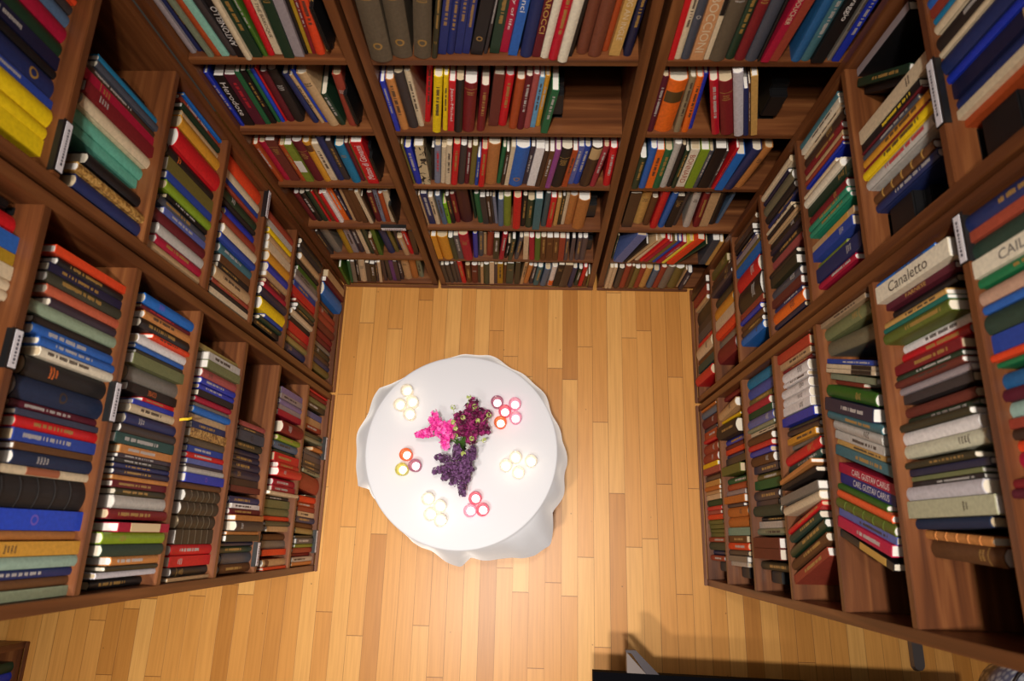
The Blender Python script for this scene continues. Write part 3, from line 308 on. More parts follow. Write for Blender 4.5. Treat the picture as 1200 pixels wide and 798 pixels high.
MORE=[
[0,0.7564,-0.006,1.183,0.032,0.274,0.2,0.043,"bblue","m:-"],
[0,-0.9783,0.033,1.578,0.0198,0.291,0.202,0.01,"blk","m:g"],
[1,0.9137,0.003,0.825,0.0544,0.268,0.191,0.0,"yel","m:-"],
[0,0.4837,0.035,0.78,0.0416,0.309,0.217,0.0,"gold","m:k"],
[0,-0.8345,0.023,1.183,0.0277,0.32,0.246,0.0,"navy",""],
[0,0.5265,0.005,1.183,0.0261,0.322,0.225,-0.003,"lgrey","m:-"],
[0,0.7936,0.025,0.78,0.039,0.32,0.251,-0.067,"tan",""],
[0,-0.8584,0.012,1.967,0.0135,0.33,0.237,0.0,"grass",""],
[2,0.1245,0.009,0.803,0.0398,0.316,0.236,0.0,"dgreen2",""],
[2,0.5179,0.03,1.604,0.0182,0.284,0.209,0.291,"sage2",""],
[2,0.8956,0.013,0.405,0.0771,0.301,0.208,0.0,"dred",""],
[0,0.4973,-0.0,1.183,0.0291,0.287,0.22,0.0,"green","m:g"],
[0,-0.9665,0.016,1.183,0.0315,0.278,0.193,0.0,"limeol","L:white"],
[2,-0.0389,0.0,0.803,0.0399,0.3,0.233,0.0,"mbrown",""],
[0,-1.0552,0.027,1.967,0.0147,0.33,0.239,-0.027,"dnavy",""],
[2,0.6187,0.024,0.803,0.0442,0.32,0.222,0.0,"peri2",""],
[2,0.6649,0.023,0.803,0.0449,0.32,0.245,0.0,"tealb",""],
[0,0.8832,0.004,1.967,0.0119,0.33,0.238,0.0,"grey",""],
[1,1.1475,0.03,1.195,0.0373,0.263,0.207,0.0,"royal",""],
[2,0.9527,0.016,1.604,0.0205,0.3,0.214,0.0,"tan","L:gold"],
[1,0.5544,0.004,1.195,0.0305,0.268,0.199,0.0,"olive2",""],
[2,0.429,0.013,1.205,0.0302,0.286,0.2,0.0,"royal","m:-"],
[1,1.0272,0.007,1.195,0.0296,0.312,0.218,0.0,"blue",""],
[2,1.0047,0.012,1.604,0.021,0.296,0.211,0.0,"emer",""],
[0,-1.0655,0.022,1.183,0.0299,0.285,0.219,0.0,"crim",""],
[0,0.4672,0.001,1.183,0.028,0.288,0.209,-0.003,"orange","m:k"],
[2,0.3111,0.029,1.604,0.0155,0.289,0.211,0.31,"gold",""],
[2,0.002,-0.0,0.803,0.0388,0.302,0.213,0.0,"mbrown",""],
[0,-0.3402,0.008,1.578,0.0164,0.308,0.238,0.133,"yel","m:k"],
[1,-0.1485,0.019,0.825,0.0329,0.284,0.211,0.0,"brown","m:g"],
[1,1.3062,0.031,1.578,0.0244,0.261,0.195,0.0,"tan",""],
[2,0.0158,0.002,1.205,0.0262,0.283,0.211,-0.281,"dgreen2","m:g"],
[0,0.4344,-0.005,0.403,0.0487,0.337,0.262,0.229,"sblue2",""],
[0,-0.8913,0.017,1.183,0.0276,0.295,0.222,0.0,"ochre","L:brown"],
[0,-0.9987,0.03,1.578,0.0177,0.29,0.202,0.014,"green",""],
[0,-0.351,0.005,1.183,0.0256,0.309,0.238,0.149,"red","m:g"],
[1,0.0111,-0.017,0.825,0.0378,0.265,0.2,0.0,"char","m:w"],
[0,0.2906,0.01,1.183,0.0276,0.283,0.205,0.0,"red","m:w"],
[1,0.1626,0.016,1.578,0.0131,0.293,0.217,0.0,"navy","m:g"],
[0,0.4388,-0.001,1.183,0.0256,0.3,0.23,0.0,"mblue",""],
[2,1.3472,0.011,1.604,0.0229,0.296,0.206,0.0,"teal",""],
[2,0.5982,0.027,1.205,0.0362,0.241,0.177,0.0,"white","m:k"],
[1,0.2845,0.025,1.195,0.0242,0.278,0.215,0.0,"taupe",""],
[1,0.1355,0.016,1.195,0.0193,0.322,0.25,0.0,"brown",""],
[2,1.0275,0.011,1.604,0.0215,0.279,0.196,0.0,"emer",""],
[1,0.3626,0.027,0.825,0.0399,0.264,0.191,0.0,"slate","e:k"],
[0,0.5507,0.023,1.578,0.0151,0.303,0.234,-0.054,"royal",""],
[1,1.3495,0.031,1.578,0.0204,0.292,0.22,0.0,"brick",""],
[2,0.5057,-0.016,0.405,0.0615,0.315,0.224,0.0,"blkbr",""],
[2,0.9343,0.017,1.205,0.0338,0.278,0.192,0.0,"slate",""],
[1,0.1296,0.013,1.578,0.0124,0.294,0.216,0.0,"tanor",""],
[1,-0.1142,0.004,1.578,0.0128,0.265,0.19,0.0,"dolive",""],
[0,-0.0205,0.024,1.578,0.017,0.279,0.199,0.115,"lblue","m:k"],
[2,0.82,0.023,1.604,0.0208,0.259,0.205,0.0,"crim","m:w"],
[0,-0.002,0.029,1.578,0.0166,0.281,0.212,0.113,"ochre","m:w"],
[2,1.0286,0.018,1.984,0.0094,0.323,0.247,0.0,"dred",""],
[2,0.5661,0.024,1.604,0.0145,0.311,0.225,0.272,"blue","m:w"],
[2,-0.0849,0.025,0.803,0.0311,0.321,0.243,0.0,"dolive",""],
[0,0.5559,0.012,0.78,0.0306,0.347,0.25,0.0,"red","m:-"],
[1,0.5853,0.009,1.195,0.0281,0.262,0.201,0.0,"lgrey",""],
[2,0.2366,0.021,2.378,0.0191,0.324,0.253,0.0,"brick",""],
[0,-0.3218,0.01,1.183,0.0256,0.292,0.205,0.14,"char","m:-"],
[1,0.9557,0.02,1.195,0.0306,0.268,0.186,0.0,"brown",""],
[1,0.2109,0.025,0.825,0.0328,0.289,0.2,0.0,"dnavy","m:g"],
[2,1.1379,0.026,1.205,0.0307,0.308,0.215,0.0,"blk",""],
[1,0.1768,0.016,1.578,0.0121,0.297,0.224,0.0,"blk",""],
[2,0.9817,0.014,1.205,0.0352,0.264,0.205,0.0,"dolive",""],
[2,1.258,0.015,1.205,0.0323,0.306,0.235,0.0,"blkbr",""],
[1,1.3065,0.01,0.825,0.0386,0.332,0.238,0.0,"brick",""],
[1,0.391,0.018,1.195,0.0229,0.287,0.214,0.0,"bblue",""],
[2,0.5016,0.022,1.205,0.032,0.244,0.182,0.0,"white","m:k"],
[2,0.485,0.013,0.803,0.0386,0.307,0.213,0.0,"peri","m:w"],
[2,0.5347,0.019,1.205,0.0311,0.252,0.187,0.0,"white","m:k"],
[0,0.8319,0.036,0.78,0.0343,0.301,0.227,-0.07,"blk","m:-"],
[1,0.5089,0.027,1.578,0.0146,0.278,0.194,0.0,"mblue",""],
[1,1.2486,-0.014,0.045,0.0734,0.337,0.252,0.0,"bblue",""],
[1,0.3671,0.034,1.195,0.0218,0.288,0.202,0.0,"tan",""],
[2,1.1165,0.012,0.405,0.0663,0.31,0.233,0.0,"ochre",""],
[2,0.677,0.01,1.984,0.0096,0.272,0.19,0.0,"bblue",""],
[2,0.8943,0.013,1.205,0.0301,0.287,0.215,0.0,"mbrown",""],
[0,-0.0962,-0.002,0.78,0.0345,0.309,0.224,0.044,"red",""],
[2,0.2288,0.024,0.803,0.0347,0.307,0.228,0.0,"grass3",""],
[1,0.4558,-0.003,0.42,0.0536,0.28,0.2,0.0,"dred",""],
[0,-1.0703,0.03,1.967,0.0123,0.33,0.254,-0.024,"navy",""],
[1,0.8121,0.01,1.195,0.0216,0.333,0.26,0.0,"cream",""],
[0,0.7122,0.02,0.78,0.0305,0.331,0.243,-0.061,"lgrey",""],
[2,0.4688,0.02,1.205,0.0303,0.249,0.194,0.0,"white","m:k"],
[0,-0.3585,-0.006,0.403,0.0474,0.313,0.22,0.0,"crim","m:g"],
[2,1.2213,0.019,1.604,0.0204,0.282,0.211,0.0,"tan",""],
[0,-0.5,0.01,1.183,0.026,0.274,0.203,0.0,"royal","m:w"],
[1,0.2597,0.028,1.195,0.0222,0.27,0.187,0.0,"blue","m:w"],
[1,0.9619,-0.001,0.825,0.0387,0.295,0.218,0.0,"dnavy",""],
[0,-0.4208,0.013,1.183,0.0245,0.287,0.205,0.136,"slgrey","m:r"],
[2,1.21,0.013,0.045,0.086,0.318,0.248,0.0,"blk",""],
[0,-0.8629,0.024,1.183,0.0259,0.275,0.195,0.0,"cream","m:k"],
[2,0.6809,0.016,1.604,0.015,0.3,0.234,0.0,"taupe2",""],
[1,0.3426,0.031,1.195,0.024,0.257,0.193,0.0,"navy","m:g"],
[2,0.1852,0.017,0.803,0.0361,0.287,0.215,0.0,"charp","m:g"],
[0,-1.0953,0.021,1.578,0.0149,0.297,0.234,0.0,"royal","m:w"],
[2,0.2575,0.021,1.205,0.023,0.287,0.224,-0.124,"teald",""],
[2,1.0866,0.027,1.205,0.0283,0.305,0.229,0.0,"blkbr","m:g"],
[0,0.7493,-0.005,1.578,0.0153,0.274,0.21,-0.292,"navy",""],
[0,-0.8553,0.028,0.78,0.0322,0.317,0.249,0.033,"brown",""],
[0,-0.4662,-0.001,0.403,0.053,0.275,0.214,0.0,"ochre","m:-"],
[0,0.163,0.017,1.183,0.0238,0.281,0.208,0.105,"blue","m:w"],
[1,0.2442,0.029,0.825,0.0307,0.284,0.202,0.0,"dnavy","m:g"],
[0,-0.5128,0.004,1.578,0.0154,0.279,0.217,0.0,"royal","m:w"],
[0,-0.8073,0.027,1.183,0.0235,0.29,0.227,0.0,"char","m:g"],
[0,-0.7171,0.024,1.967,0.0106,0.32,0.237,0.063,"must",""],
[0,0.2319,0.005,1.183,0.0217,0.301,0.22,0.098,"rosered","m:w"],
[1,0.1903,0.016,1.578,0.0116,0.284,0.213,0.0,"charp","m:w"],
[0,-0.7049,0.022,1.967,0.0106,0.32,0.23,0.07,"dred",""],
[0,-0.0037,-0.003,0.78,0.0326,0.305,0.223,0.052,"teal",""],
[0,0.628,0.019,0.78,0.0322,0.301,0.23,0.0,"blkbr","m:g"],
[0,-0.2356,-0.003,1.183,0.0232,0.289,0.224,0.122,"red","m:g"],
[0,0.1514,0.026,0.78,0.0351,0.282,0.221,0.049,"caramel",""],
[0,0.1377,0.017,1.183,0.0233,0.282,0.221,0.108,"peri","m:w"],
[2,1.3248,0.014,1.604,0.0189,0.299,0.229,0.0,"cream2","m:k"],
[1,1.1338,0.007,0.825,0.0465,0.249,0.175,0.0,"ochre",""],
[1,0.4502,0.016,1.195,0.0218,0.278,0.2,0.0,"blkbr",""],
[0,-0.276,0.008,1.183,0.0222,0.295,0.209,0.133,"olive",""],
[1,0.3262,0.03,0.825,0.0297,0.289,0.203,0.0,"dolive","m:g"],
[2,0.5504,0.02,1.604,0.0126,0.308,0.214,0.272,"cream","L:blk"],
[0,0.7581,0.021,0.78,0.0287,0.321,0.241,-0.073,"dred",""],
[0,-0.3765,0.009,1.183,0.0217,0.297,0.207,0.137,"cream","m:k"],
[0,0.0444,-0.005,1.183,0.0219,0.292,0.202,0.122,"purple","m:-"],
[1,-0.0772,0.021,0.825,0.0239,0.308,0.235,0.0,"dgreen","m:g"],
[1,1.0001,0.024,1.578,0.0163,0.271,0.191,0.0,"blk",""],
[1,0.4941,0.013,1.195,0.0217,0.275,0.196,0.0,"royal","m:w"],
[2,1.0575,0.029,1.205,0.0266,0.297,0.209,0.0,"rose",""],
[0,-0.1392,0.015,0.78,0.0331,0.287,0.217,0.038,"limeol",""],
[0,0.4092,-0.004,1.183,0.0269,0.238,0.189,0.0,"dgreen","m:g"],
[2,0.3261,0.014,0.803,0.0373,0.269,0.205,0.0,"brown",""],
[1,0.6266,0.023,1.578,0.0123,0.296,0.223,0.0,"maroon","m:r"],
[2,0.5359,0.018,1.604,0.0122,0.307,0.217,0.269,"cream","L:blk"],
[2,0.0884,0.016,0.405,0.0442,0.307,0.229,0.0,"tanor2",""],
[0,-0.1676,0.024,1.967,0.0102,0.33,0.251,0.208,"char","m:w"],
[0,-0.9455,0.039,1.578,0.0132,0.297,0.208,0.003,"bblue2",""],
[1,0.1126,0.026,0.42,0.0341,0.332,0.241,0.0,"olive2",""],
[1,1.3288,0.027,1.578,0.0176,0.275,0.2,0.0,"dgreen",""],
[2,0.1025,0.002,2.378,0.017,0.32,0.239,0.0,"dmaroon",""],
[1,0.1879,0.014,1.195,0.0185,0.281,0.214,0.0,"lgrey",""],
[1,0.3528,0.034,1.578,0.0148,0.229,0.157,0.0,"royal",""],
[1,-0.0356,-0.003,0.825,0.0236,0.311,0.236,0.0,"dolive",""],
[1,0.4937,0.027,1.578,0.0126,0.273,0.214,0.0,"dolive",""],
[2,1.1842,0.011,0.803,0.036,0.338,0.258,0.0,"bblue","m:-"],
[0,-0.7815,0.039,1.578,0.0132,0.293,0.206,-0.1,"bblue2",""],
[0,0.5929,0.017,0.78,0.0269,0.325,0.228,0.015,"mblue",""],
[1,0.0769,0.025,0.42,0.0342,0.323,0.23,0.0,"olive2",""],
[2,0.04,-0.001,1.205,0.0172,0.318,0.231,-0.278,"red","m:g"],
[2,1.0073,0.01,0.405,0.0496,0.337,0.254,0.0,"redor",""],
[1,0.3164,0.006,0.42,0.0374,0.319,0.222,0.0,"red","m:g"],
[1,0.2377,0.022,1.195,0.0186,0.276,0.195,0.0,"red","m:w"],
[0,-0.7288,0.02,1.967,0.0094,0.32,0.235,0.064,"blk",""],
[0,-1.0659,0.032,0.403,0.0426,0.299,0.21,0.0,"grey",""],
[2,0.044,0.021,0.803,0.0255,0.326,0.253,0.0,"sage2",""],
[1,0.6095,0.022,1.195,0.0171,0.325,0.238,0.0,"khaki",""],
[1,0.1788,0.03,0.825,0.0281,0.27,0.192,0.0,"dbrown",""],
[0,-0.9603,0.038,1.578,0.0131,0.288,0.224,0.007,"green",""],
[1,0.8337,0.011,1.195,0.0183,0.329,0.248,0.0,"blkbr",""],
[2,0.1932,-0.012,1.205,0.0177,0.317,0.22,-0.128,"blkbr",""],
[2,0.2154,0.023,2.378,0.0202,0.32,0.248,0.0,"dbrown",""],
[1,0.1098,0.014,0.825,0.0253,0.29,0.213,0.0,"navy","m:g"],
[0,-0.9951,0.019,1.183,0.0225,0.269,0.186,0.0,"rust",""],
[1,1.0878,0.009,0.825,0.0424,0.239,0.186,0.0,"royal",""],
[2,0.1337,0.015,0.405,0.0432,0.299,0.217,0.0,"tanor2",""],
[2,1.0832,0.019,1.984,0.0078,0.309,0.216,0.0,"maroon",""],
[0,-0.7207,0.027,1.578,0.0222,0.18,0.146,-0.098,"dgreen",""],
[1,0.4285,0.02,1.195,0.0185,0.282,0.212,0.0,"crim",""],
[0,0.0214,-0.003,1.183,0.0207,0.278,0.211,0.126,"brown","m:w"],
[0,0.114,0.003,1.183,0.0207,0.276,0.204,0.112,"rust","m:k"],
[2,0.355,0.018,2.378,0.0106,0.32,0.25,0.0,"emer2",""],
[0,-0.0378,0.008,0.78,0.0322,0.269,0.203,0.056,"dgreen","m:g"],
[1,0.4722,0.016,1.195,0.0189,0.28,0.194,0.0,"royal",""],
[0,-0.7966,0.036,1.578,0.0137,0.268,0.209,-0.097,"tan",""],
[0,-0.4986,0.022,0.78,0.0292,0.294,0.213,0.0,"navy","m:w"],
[1,0.9361,0.026,0.42,0.045,0.293,0.22,0.0,"red",""],
[2,0.3892,0.028,1.205,0.0201,0.281,0.207,0.0,"dbrown",""],
[0,-1.0924,0.014,1.183,0.0207,0.283,0.206,0.0,"rust",""],
[1,1.1029,0.012,0.42,0.0398,0.34,0.259,0.0,"red",""],
[1,-0.0647,0.027,0.42,0.0353,0.286,0.223,0.0,"grey",""],
[0,0.67,-0.0,1.967,0.0079,0.33,0.256,0.0,"blk",""],
[0,0.7085,-0.014,0.403,0.036,0.323,0.248,0.279,"redor",""],
[2,0.6409,0.023,1.205,0.022,0.282,0.207,0.0,"tan","m:k"],
[2,1.1935,0.015,2.378,0.0182,0.324,0.244,0.0,"tealb",""],
[2,0.0713,0.031,0.803,0.026,0.306,0.219,0.0,"lgrey",""],
[1,0.218,0.022,1.195,0.0177,0.269,0.213,0.0,"peri",""],
[1,0.9278,0.021,1.195,0.022,0.275,0.199,0.0,"blkbr",""],
[2,0.291,0.025,0.803,0.0297,0.29,0.227,0.0,"dnavy","m:g"],
[2,1.3562,0.006,1.205,0.0249,0.314,0.23,0.0,"cream","m:-"],
[2,0.3585,0.026,1.205,0.0226,0.251,0.18,-0.035,"ochre","m:k"],
[0,0.5504,0.008,1.183,0.0171,0.31,0.215,0.0,"blkbr",""],
[1,0.8534,0.011,1.195,0.0179,0.318,0.224,0.0,"brick",""],
[2,0.8898,0.03,1.604,0.0202,0.206,0.139,0.0,"limeol",""],
[2,1.0577,0.013,0.405,0.0481,0.323,0.246,0.0,"cream",""],
[1,0.5537,0.014,1.578,0.015,0.223,0.176,0.0,"redor",""],
[1,0.2516,-0.017,0.42,0.0361,0.305,0.232,0.0,"red","m:w"],
[1,1.1766,0.01,0.825,0.036,0.268,0.203,0.0,"cream",""],
[2,1.306,0.021,1.604,0.0155,0.296,0.21,0.0,"cream","m:k"],
[0,-0.664,0.031,1.967,0.0095,0.32,0.23,0.07,"gold",""],
[0,-0.8247,0.023,0.78,0.0258,0.318,0.224,0.03,"brown",""],
[2,0.8577,0.01,0.803,0.0352,0.287,0.198,0.0,"bblue",""],
[0,-0.9177,0.037,0.78,0.0244,0.33,0.259,0.0,"orange","m:w"],
[2,1.2018,0.015,1.604,0.0154,0.286,0.212,0.0,"brick",""],
[2,1.0051,-0.003,0.045,0.0657,0.315,0.247,0.0,"cream",""],
[1,0.1516,0.017,0.825,0.0232,0.292,0.224,0.0,"mbrown",""],
[2,1.1764,0.02,0.405,0.0501,0.31,0.224,0.0,"dolive",""],
[1,1.2144,0.012,0.825,0.0363,0.262,0.179,0.0,"tan",""],
[0,0.7322,-0.012,0.045,0.0455,0.32,0.237,-0.003,"grey",""],
[1,1.2562,0.028,1.195,0.0191,0.322,0.232,0.0,"blue",""],
[1,0.0647,0.005,0.825,0.0222,0.295,0.228,0.0,"maroon","m:g"],
[1,0.2737,0.035,0.825,0.0251,0.274,0.211,0.0,"dnavy","m:g"],
[1,0.3734,0.017,0.42,0.0342,0.308,0.223,0.0,"slblue",""],
[0,0.7882,-0.008,0.045,0.0503,0.29,0.223,-0.029,"olive",""],
[0,0.1579,-0.01,0.045,0.0454,0.317,0.223,0.077,"dbrown",""],
[0,0.0328,0.015,0.78,0.0234,0.322,0.242,0.061,"tealgr",""],
[0,-0.0534,0.015,1.183,0.0181,0.282,0.223,0.134,"charp","m:w"],
[2,0.0479,0.013,0.405,0.0337,0.326,0.25,0.0,"teal2",""],
[1,1.1777,0.027,1.195,0.0198,0.298,0.213,0.0,"blkbr",""],
[0,0.521,0.027,0.78,0.028,0.269,0.188,0.0,"brown",""],
[0,-1.0203,0.029,0.78,0.0267,0.291,0.203,0.012,"dgreen",""],
[2,0.408,0.006,0.803,0.0285,0.291,0.224,0.0,"brown",""],
[1,0.8413,0.033,0.42,0.0387,0.295,0.218,0.0,"navy",""],
[0,0.875,-0.01,0.403,0.0346,0.299,0.223,0.0,"slate",""],
[0,-0.6892,0.029,0.78,0.0252,0.3,0.23,0.066,"cream",""],
[0,-0.7379,0.021,1.183,0.0177,0.286,0.214,0.0,"maroon",""],
[0,-0.298,0.012,1.183,0.0183,0.274,0.216,0.137,"maroon","m:w"],
[0,0.0589,0.011,0.78,0.0254,0.292,0.229,0.061,"red","m:g"],
[2,0.5513,0.015,0.803,0.0316,0.269,0.188,0.0,"crim",""],
[2,0.8014,0.015,1.205,0.0197,0.293,0.206,0.0,"dnavy",""],
[2,0.2612,0.036,0.803,0.0268,0.28,0.219,0.0,"olive","m:w"],
[2,0.9583,0.027,0.405,0.0452,0.299,0.216,0.0,"grey",""],
[1,1.2727,0.013,0.825,0.0258,0.328,0.257,0.0,"lgrey",""],
[0,0.6591,0.004,1.183,0.017,0.279,0.22,0.0,"slate",""],
[2,0.5199,0.019,0.803,0.028,0.289,0.22,0.0,"dgreen3",""],
[0,-1.0492,0.029,0.78,0.0278,0.271,0.188,0.0,"blk","m:w"],
[0,-0.3979,0.014,1.183,0.0176,0.277,0.204,0.141,"cream","m:-"],
[1,-0.1414,0.014,0.42,0.0305,0.277,0.194,0.0,"tan","L:brown"],
[0,-0.1298,0.007,1.183,0.0161,0.294,0.222,0.133,"cream","m:-"],
[2,0.3218,-0.001,0.405,0.039,0.292,0.217,0.0,"olive4",""],
[0,0.0005,0.002,1.183,0.0176,0.271,0.189,0.13,"dbrown",""],
[0,-0.7734,0.03,0.403,0.035,0.288,0.222,0.0,"navy",""],
[2,1.1117,0.024,1.205,0.0186,0.318,0.222,0.0,"charp",""],
[0,-0.7591,0.03,0.78,0.0254,0.281,0.201,0.055,"maroon","m:g"],
[1,1.0693,0.011,0.045,0.0446,0.337,0.26,0.0,"mbrown",""],
[0,0.5686,0.002,1.183,0.0161,0.28,0.22,0.0,"dgreen","m:g"],
[1,0.8318,0.022,0.825,0.0253,0.282,0.22,0.0,"blk",""],
[1,0.2988,0.039,0.825,0.0219,0.274,0.201,0.0,"dnavy",""],
[2,1.2156,0.011,2.378,0.0228,0.324,0.239,0.0,"brick",""],
[1,0.9976,0.008,0.825,0.0296,0.259,0.181,0.0,"crim",""],
[2,1.2178,0.013,0.803,0.0281,0.327,0.237,0.0,"olive",""],
[0,-0.2407,0.025,0.78,0.0263,0.262,0.196,0.0,"char",""],
[2,1.186,0.018,1.604,0.013,0.28,0.197,0.0,"royal",""],
[2,0.5915,-0.001,0.405,0.0421,0.278,0.216,-0.094,"tan",""],
[1,0.0419,-0.013,0.825,0.0204,0.276,0.191,0.0,"caramel",""],
[2,0.1669,0.028,2.378,0.0297,0.32,0.246,0.0,"crim",""],
[2,0.6097,0.009,0.045,0.052,0.299,0.211,0.0,"maroon","m:w"],
[2,0.8491,-0.016,0.045,0.0519,0.322,0.242,0.0,"red",""],
[1,1.2371,0.026,1.195,0.0159,0.321,0.244,0.0,"brick",""],
[2,0.5818,0.026,0.803,0.0263,0.284,0.216,0.0,"olive","m:g"],
[0,-0.7447,0.021,0.045,0.0414,0.302,0.213,0.079,"tan",""],
[1,1.2524,0.051,2.345,0.0282,0.33,0.247,0.0,"char",""],
[0,0.6558,0.029,0.78,0.0203,0.31,0.235,0.0,"char",""],
[1,1.3675,0.026,1.578,0.0124,0.278,0.208,0.0,"bblue",""],
[1,-0.1641,0.017,1.195,0.0112,0.284,0.2,0.0,"tan",""],
[0,-0.4393,0.02,0.78,0.0239,0.279,0.192,0.0,"slblue",""],
[0,-0.0664,0.014,0.78,0.0218,0.299,0.211,0.059,"blkbr",""],
[1,0.2079,0.012,0.42,0.0304,0.28,0.214,0.0,"crim","m:w"],
[2,1.0108,0.011,1.205,0.0199,0.278,0.21,0.0,"blk",""],
[0,-1.0774,0.032,0.78,0.0255,0.265,0.204,0.0,"maroon",""],
[0,-0.267,0.031,0.78,0.0233,0.279,0.198,0.0,"green",""],
[1,-0.097,0.019,0.42,0.0261,0.293,0.216,0.0,"redor",""],
[2,0.9182,0.015,0.803,0.0283,0.288,0.216,0.0,"brown",""],
[0,-0.2457,0.023,0.403,0.0316,0.288,0.222,0.08,"brick",""],
[2,0.188,0.002,0.405,0.0314,0.312,0.222,0.0,"tanor2",""],
[0,-0.1628,0.016,1.183,0.0155,0.276,0.219,0.134,"green","m:-"],
[0,-0.1696,0.013,0.78,0.0244,0.264,0.186,0.042,"slblue",""],
[1,-0.0563,0.019,0.825,0.0147,0.329,0.245,0.0,"dnavy",""],
[2,0.2108,-0.015,1.205,0.014,0.296,0.204,-0.174,"tanor",""],
[0,-0.9348,0.034,0.403,0.0292,0.306,0.234,0.064,"charp",""],
[1,0.5173,0.017,0.42,0.0282,0.311,0.235,0.0,"crim",""],
[0,-0.9958,0.027,0.403,0.0293,0.307,0.228,0.051,"must",""],
[0,0.0694,0.0,0.403,0.0319,0.28,0.208,0.0,"brown","m:g"],
[0,-0.9653,0.033,0.403,0.0284,0.312,0.22,0.055,"lilac2",""],
[2,0.3376,0.041,1.205,0.016,0.255,0.202,-0.039,"grey",""],
[1,0.4109,0.027,1.195,0.0136,0.274,0.21,0.0,"grey",""],
[2,-0.0161,0.009,0.405,0.0303,0.294,0.226,0.0,"redor","m:w"],
[0,-0.1517,0.003,0.045,0.0387,0.301,0.214,0.057,"dgreen","m:g"],
[1,1.1133,0.014,0.045,0.0402,0.337,0.261,0.0,"brick",""],
[2,1.3399,0.012,0.803,0.0298,0.296,0.233,0.0,"brown",""],
[2,-0.0204,0.011,0.045,0.0372,0.322,0.246,0.0,"dgreen2",""],
[0,-0.3761,0.032,0.78,0.0224,0.273,0.21,0.0,"dred","m:g"],
[1,1.2936,0.007,0.42,0.0372,0.282,0.217,0.0,"tan",""],
[2,0.1935,0.03,2.378,0.0203,0.32,0.25,0.0,"redor",""],
[1,1.3522,-0.003,0.42,0.0315,0.33,0.23,0.0,"blk",""],
[0,-1.0068,0.003,0.045,0.036,0.319,0.239,0.182,"cream","m:k"],
[2,1.1816,0.016,1.205,0.0191,0.279,0.204,0.0,"blkbr",""],
[2,0.4992,0.045,1.604,0.0145,0.176,0.131,0.29,"brick",""],
[2,1.2319,0.024,1.205,0.0166,0.313,0.234,0.0,"navy",""],
[1,-0.0322,0.032,0.42,0.0267,0.269,0.189,0.0,"brown",""],
[0,-0.7144,0.03,0.78,0.0219,0.276,0.206,0.065,"rust",""],
[1,0.0864,0.011,0.825,0.0181,0.274,0.195,0.0,"white","m:k"],
[1,0.1783,0.009,0.42,0.0258,0.295,0.23,0.0,"crim","m:w"],
[2,0.417,0.004,0.045,0.0484,0.275,0.199,0.0,"brick","m:w"],
[2,1.1466,0.006,1.604,0.013,0.248,0.169,0.0,"cream",""],
[0,-0.9417,0.023,0.78,0.0204,0.294,0.215,0.0,"white","m:-"],
[2,0.4678,0.009,0.045,0.05,0.268,0.206,0.0,"brick","m:w"],
[2,1.2282,-0.002,0.405,0.0319,0.36,0.255,0.0,"charp",""],
[1,1.1392,0.013,0.42,0.0294,0.323,0.237,0.0,"blue",""],
[0,0.0375,-0.0,0.403,0.0289,0.285,0.206,0.004,"brown","m:g"],
[1,0.3679,0.036,1.578,0.0123,0.181,0.13,0.0,"red",""],
[1,1.1692,0.003,0.42,0.0274,0.346,0.259,0.0,"lilac2",""],
[1,1.3393,-0.018,0.045,0.0439,0.317,0.228,0.0,"tan",""],
[0,0.1314,-0.001,0.403,0.0293,0.28,0.208,0.0,"brick",""],
[2,0.3673,0.023,0.405,0.0296,0.303,0.221,0.0,"blk",""],
[2,0.971,0.014,0.803,0.024,0.303,0.234,0.0,"brick",""],
[1,0.6237,0.022,0.42,0.0281,0.291,0.201,0.0,"lilac",""],
[2,1.1627,0.019,1.205,0.0156,0.311,0.231,0.0,"tan",""],
[2,1.3323,0.013,1.205,0.0197,0.27,0.214,0.0,"dnavy",""],
[0,0.1168,-0.008,0.045,0.0333,0.315,0.218,0.08,"blkbr",""],
[0,0.1011,0.001,0.403,0.0282,0.28,0.222,0.0,"brown","m:g"],
[2,1.0972,0.013,0.045,0.0495,0.295,0.212,0.0,"slate",""],
[1,0.4105,0.028,0.825,0.0193,0.266,0.2,0.0,"rose",""],
[0,-0.9334,0.043,1.578,0.0078,0.296,0.226,0.0,"red",""],
[2,0.8897,0.013,0.803,0.0255,0.275,0.197,0.0,"dbrown",""],
[2,0.3814,0.008,0.803,0.0216,0.279,0.212,0.0,"red",""],
[2,0.8694,0.021,1.205,0.0166,0.268,0.191,0.0,"navy",""],
[0,0.5004,-0.013,0.045,0.032,0.32,0.224,0.0,"brick",""],
[0,-0.7359,0.03,0.78,0.0177,0.312,0.242,0.065,"slgrey",""],
[0,0.7331,-0.0,1.183,0.0113,0.309,0.22,0.046,"red","m:k"],
[2,1.2614,0.005,0.405,0.0311,0.351,0.261,0.0,"dbrown",""],
[0,0.617,-0.007,0.045,0.0365,0.282,0.196,0.0,"gold",""],
[0,-0.7041,0.028,0.045,0.0364,0.286,0.214,0.076,"caramel",""],
[2,0.2475,0.022,0.405,0.0287,0.291,0.21,0.0,"rust",""],
[1,1.2462,0.013,0.825,0.024,0.27,0.208,0.0,"yel",""],
[1,0.8424,0.02,0.045,0.0391,0.291,0.21,0.0,"olive",""],
[2,0.9169,0.003,0.045,0.042,0.322,0.249,0.0,"teald",""],
[1,1.0023,0.011,0.42,0.0278,0.308,0.229,0.0,"cream",""],
[2,0.015,0.011,0.405,0.0288,0.274,0.197,0.0,"brown","m:g"],
[2,0.57,0.028,1.205,0.0171,0.231,0.172,0.0,"white","m:k"],
[1,0.8758,0.027,0.42,0.0271,0.298,0.229,0.0,"khaki",""],
[0,-0.4723,0.02,0.78,0.0202,0.267,0.192,0.0,"cream","m:k"],
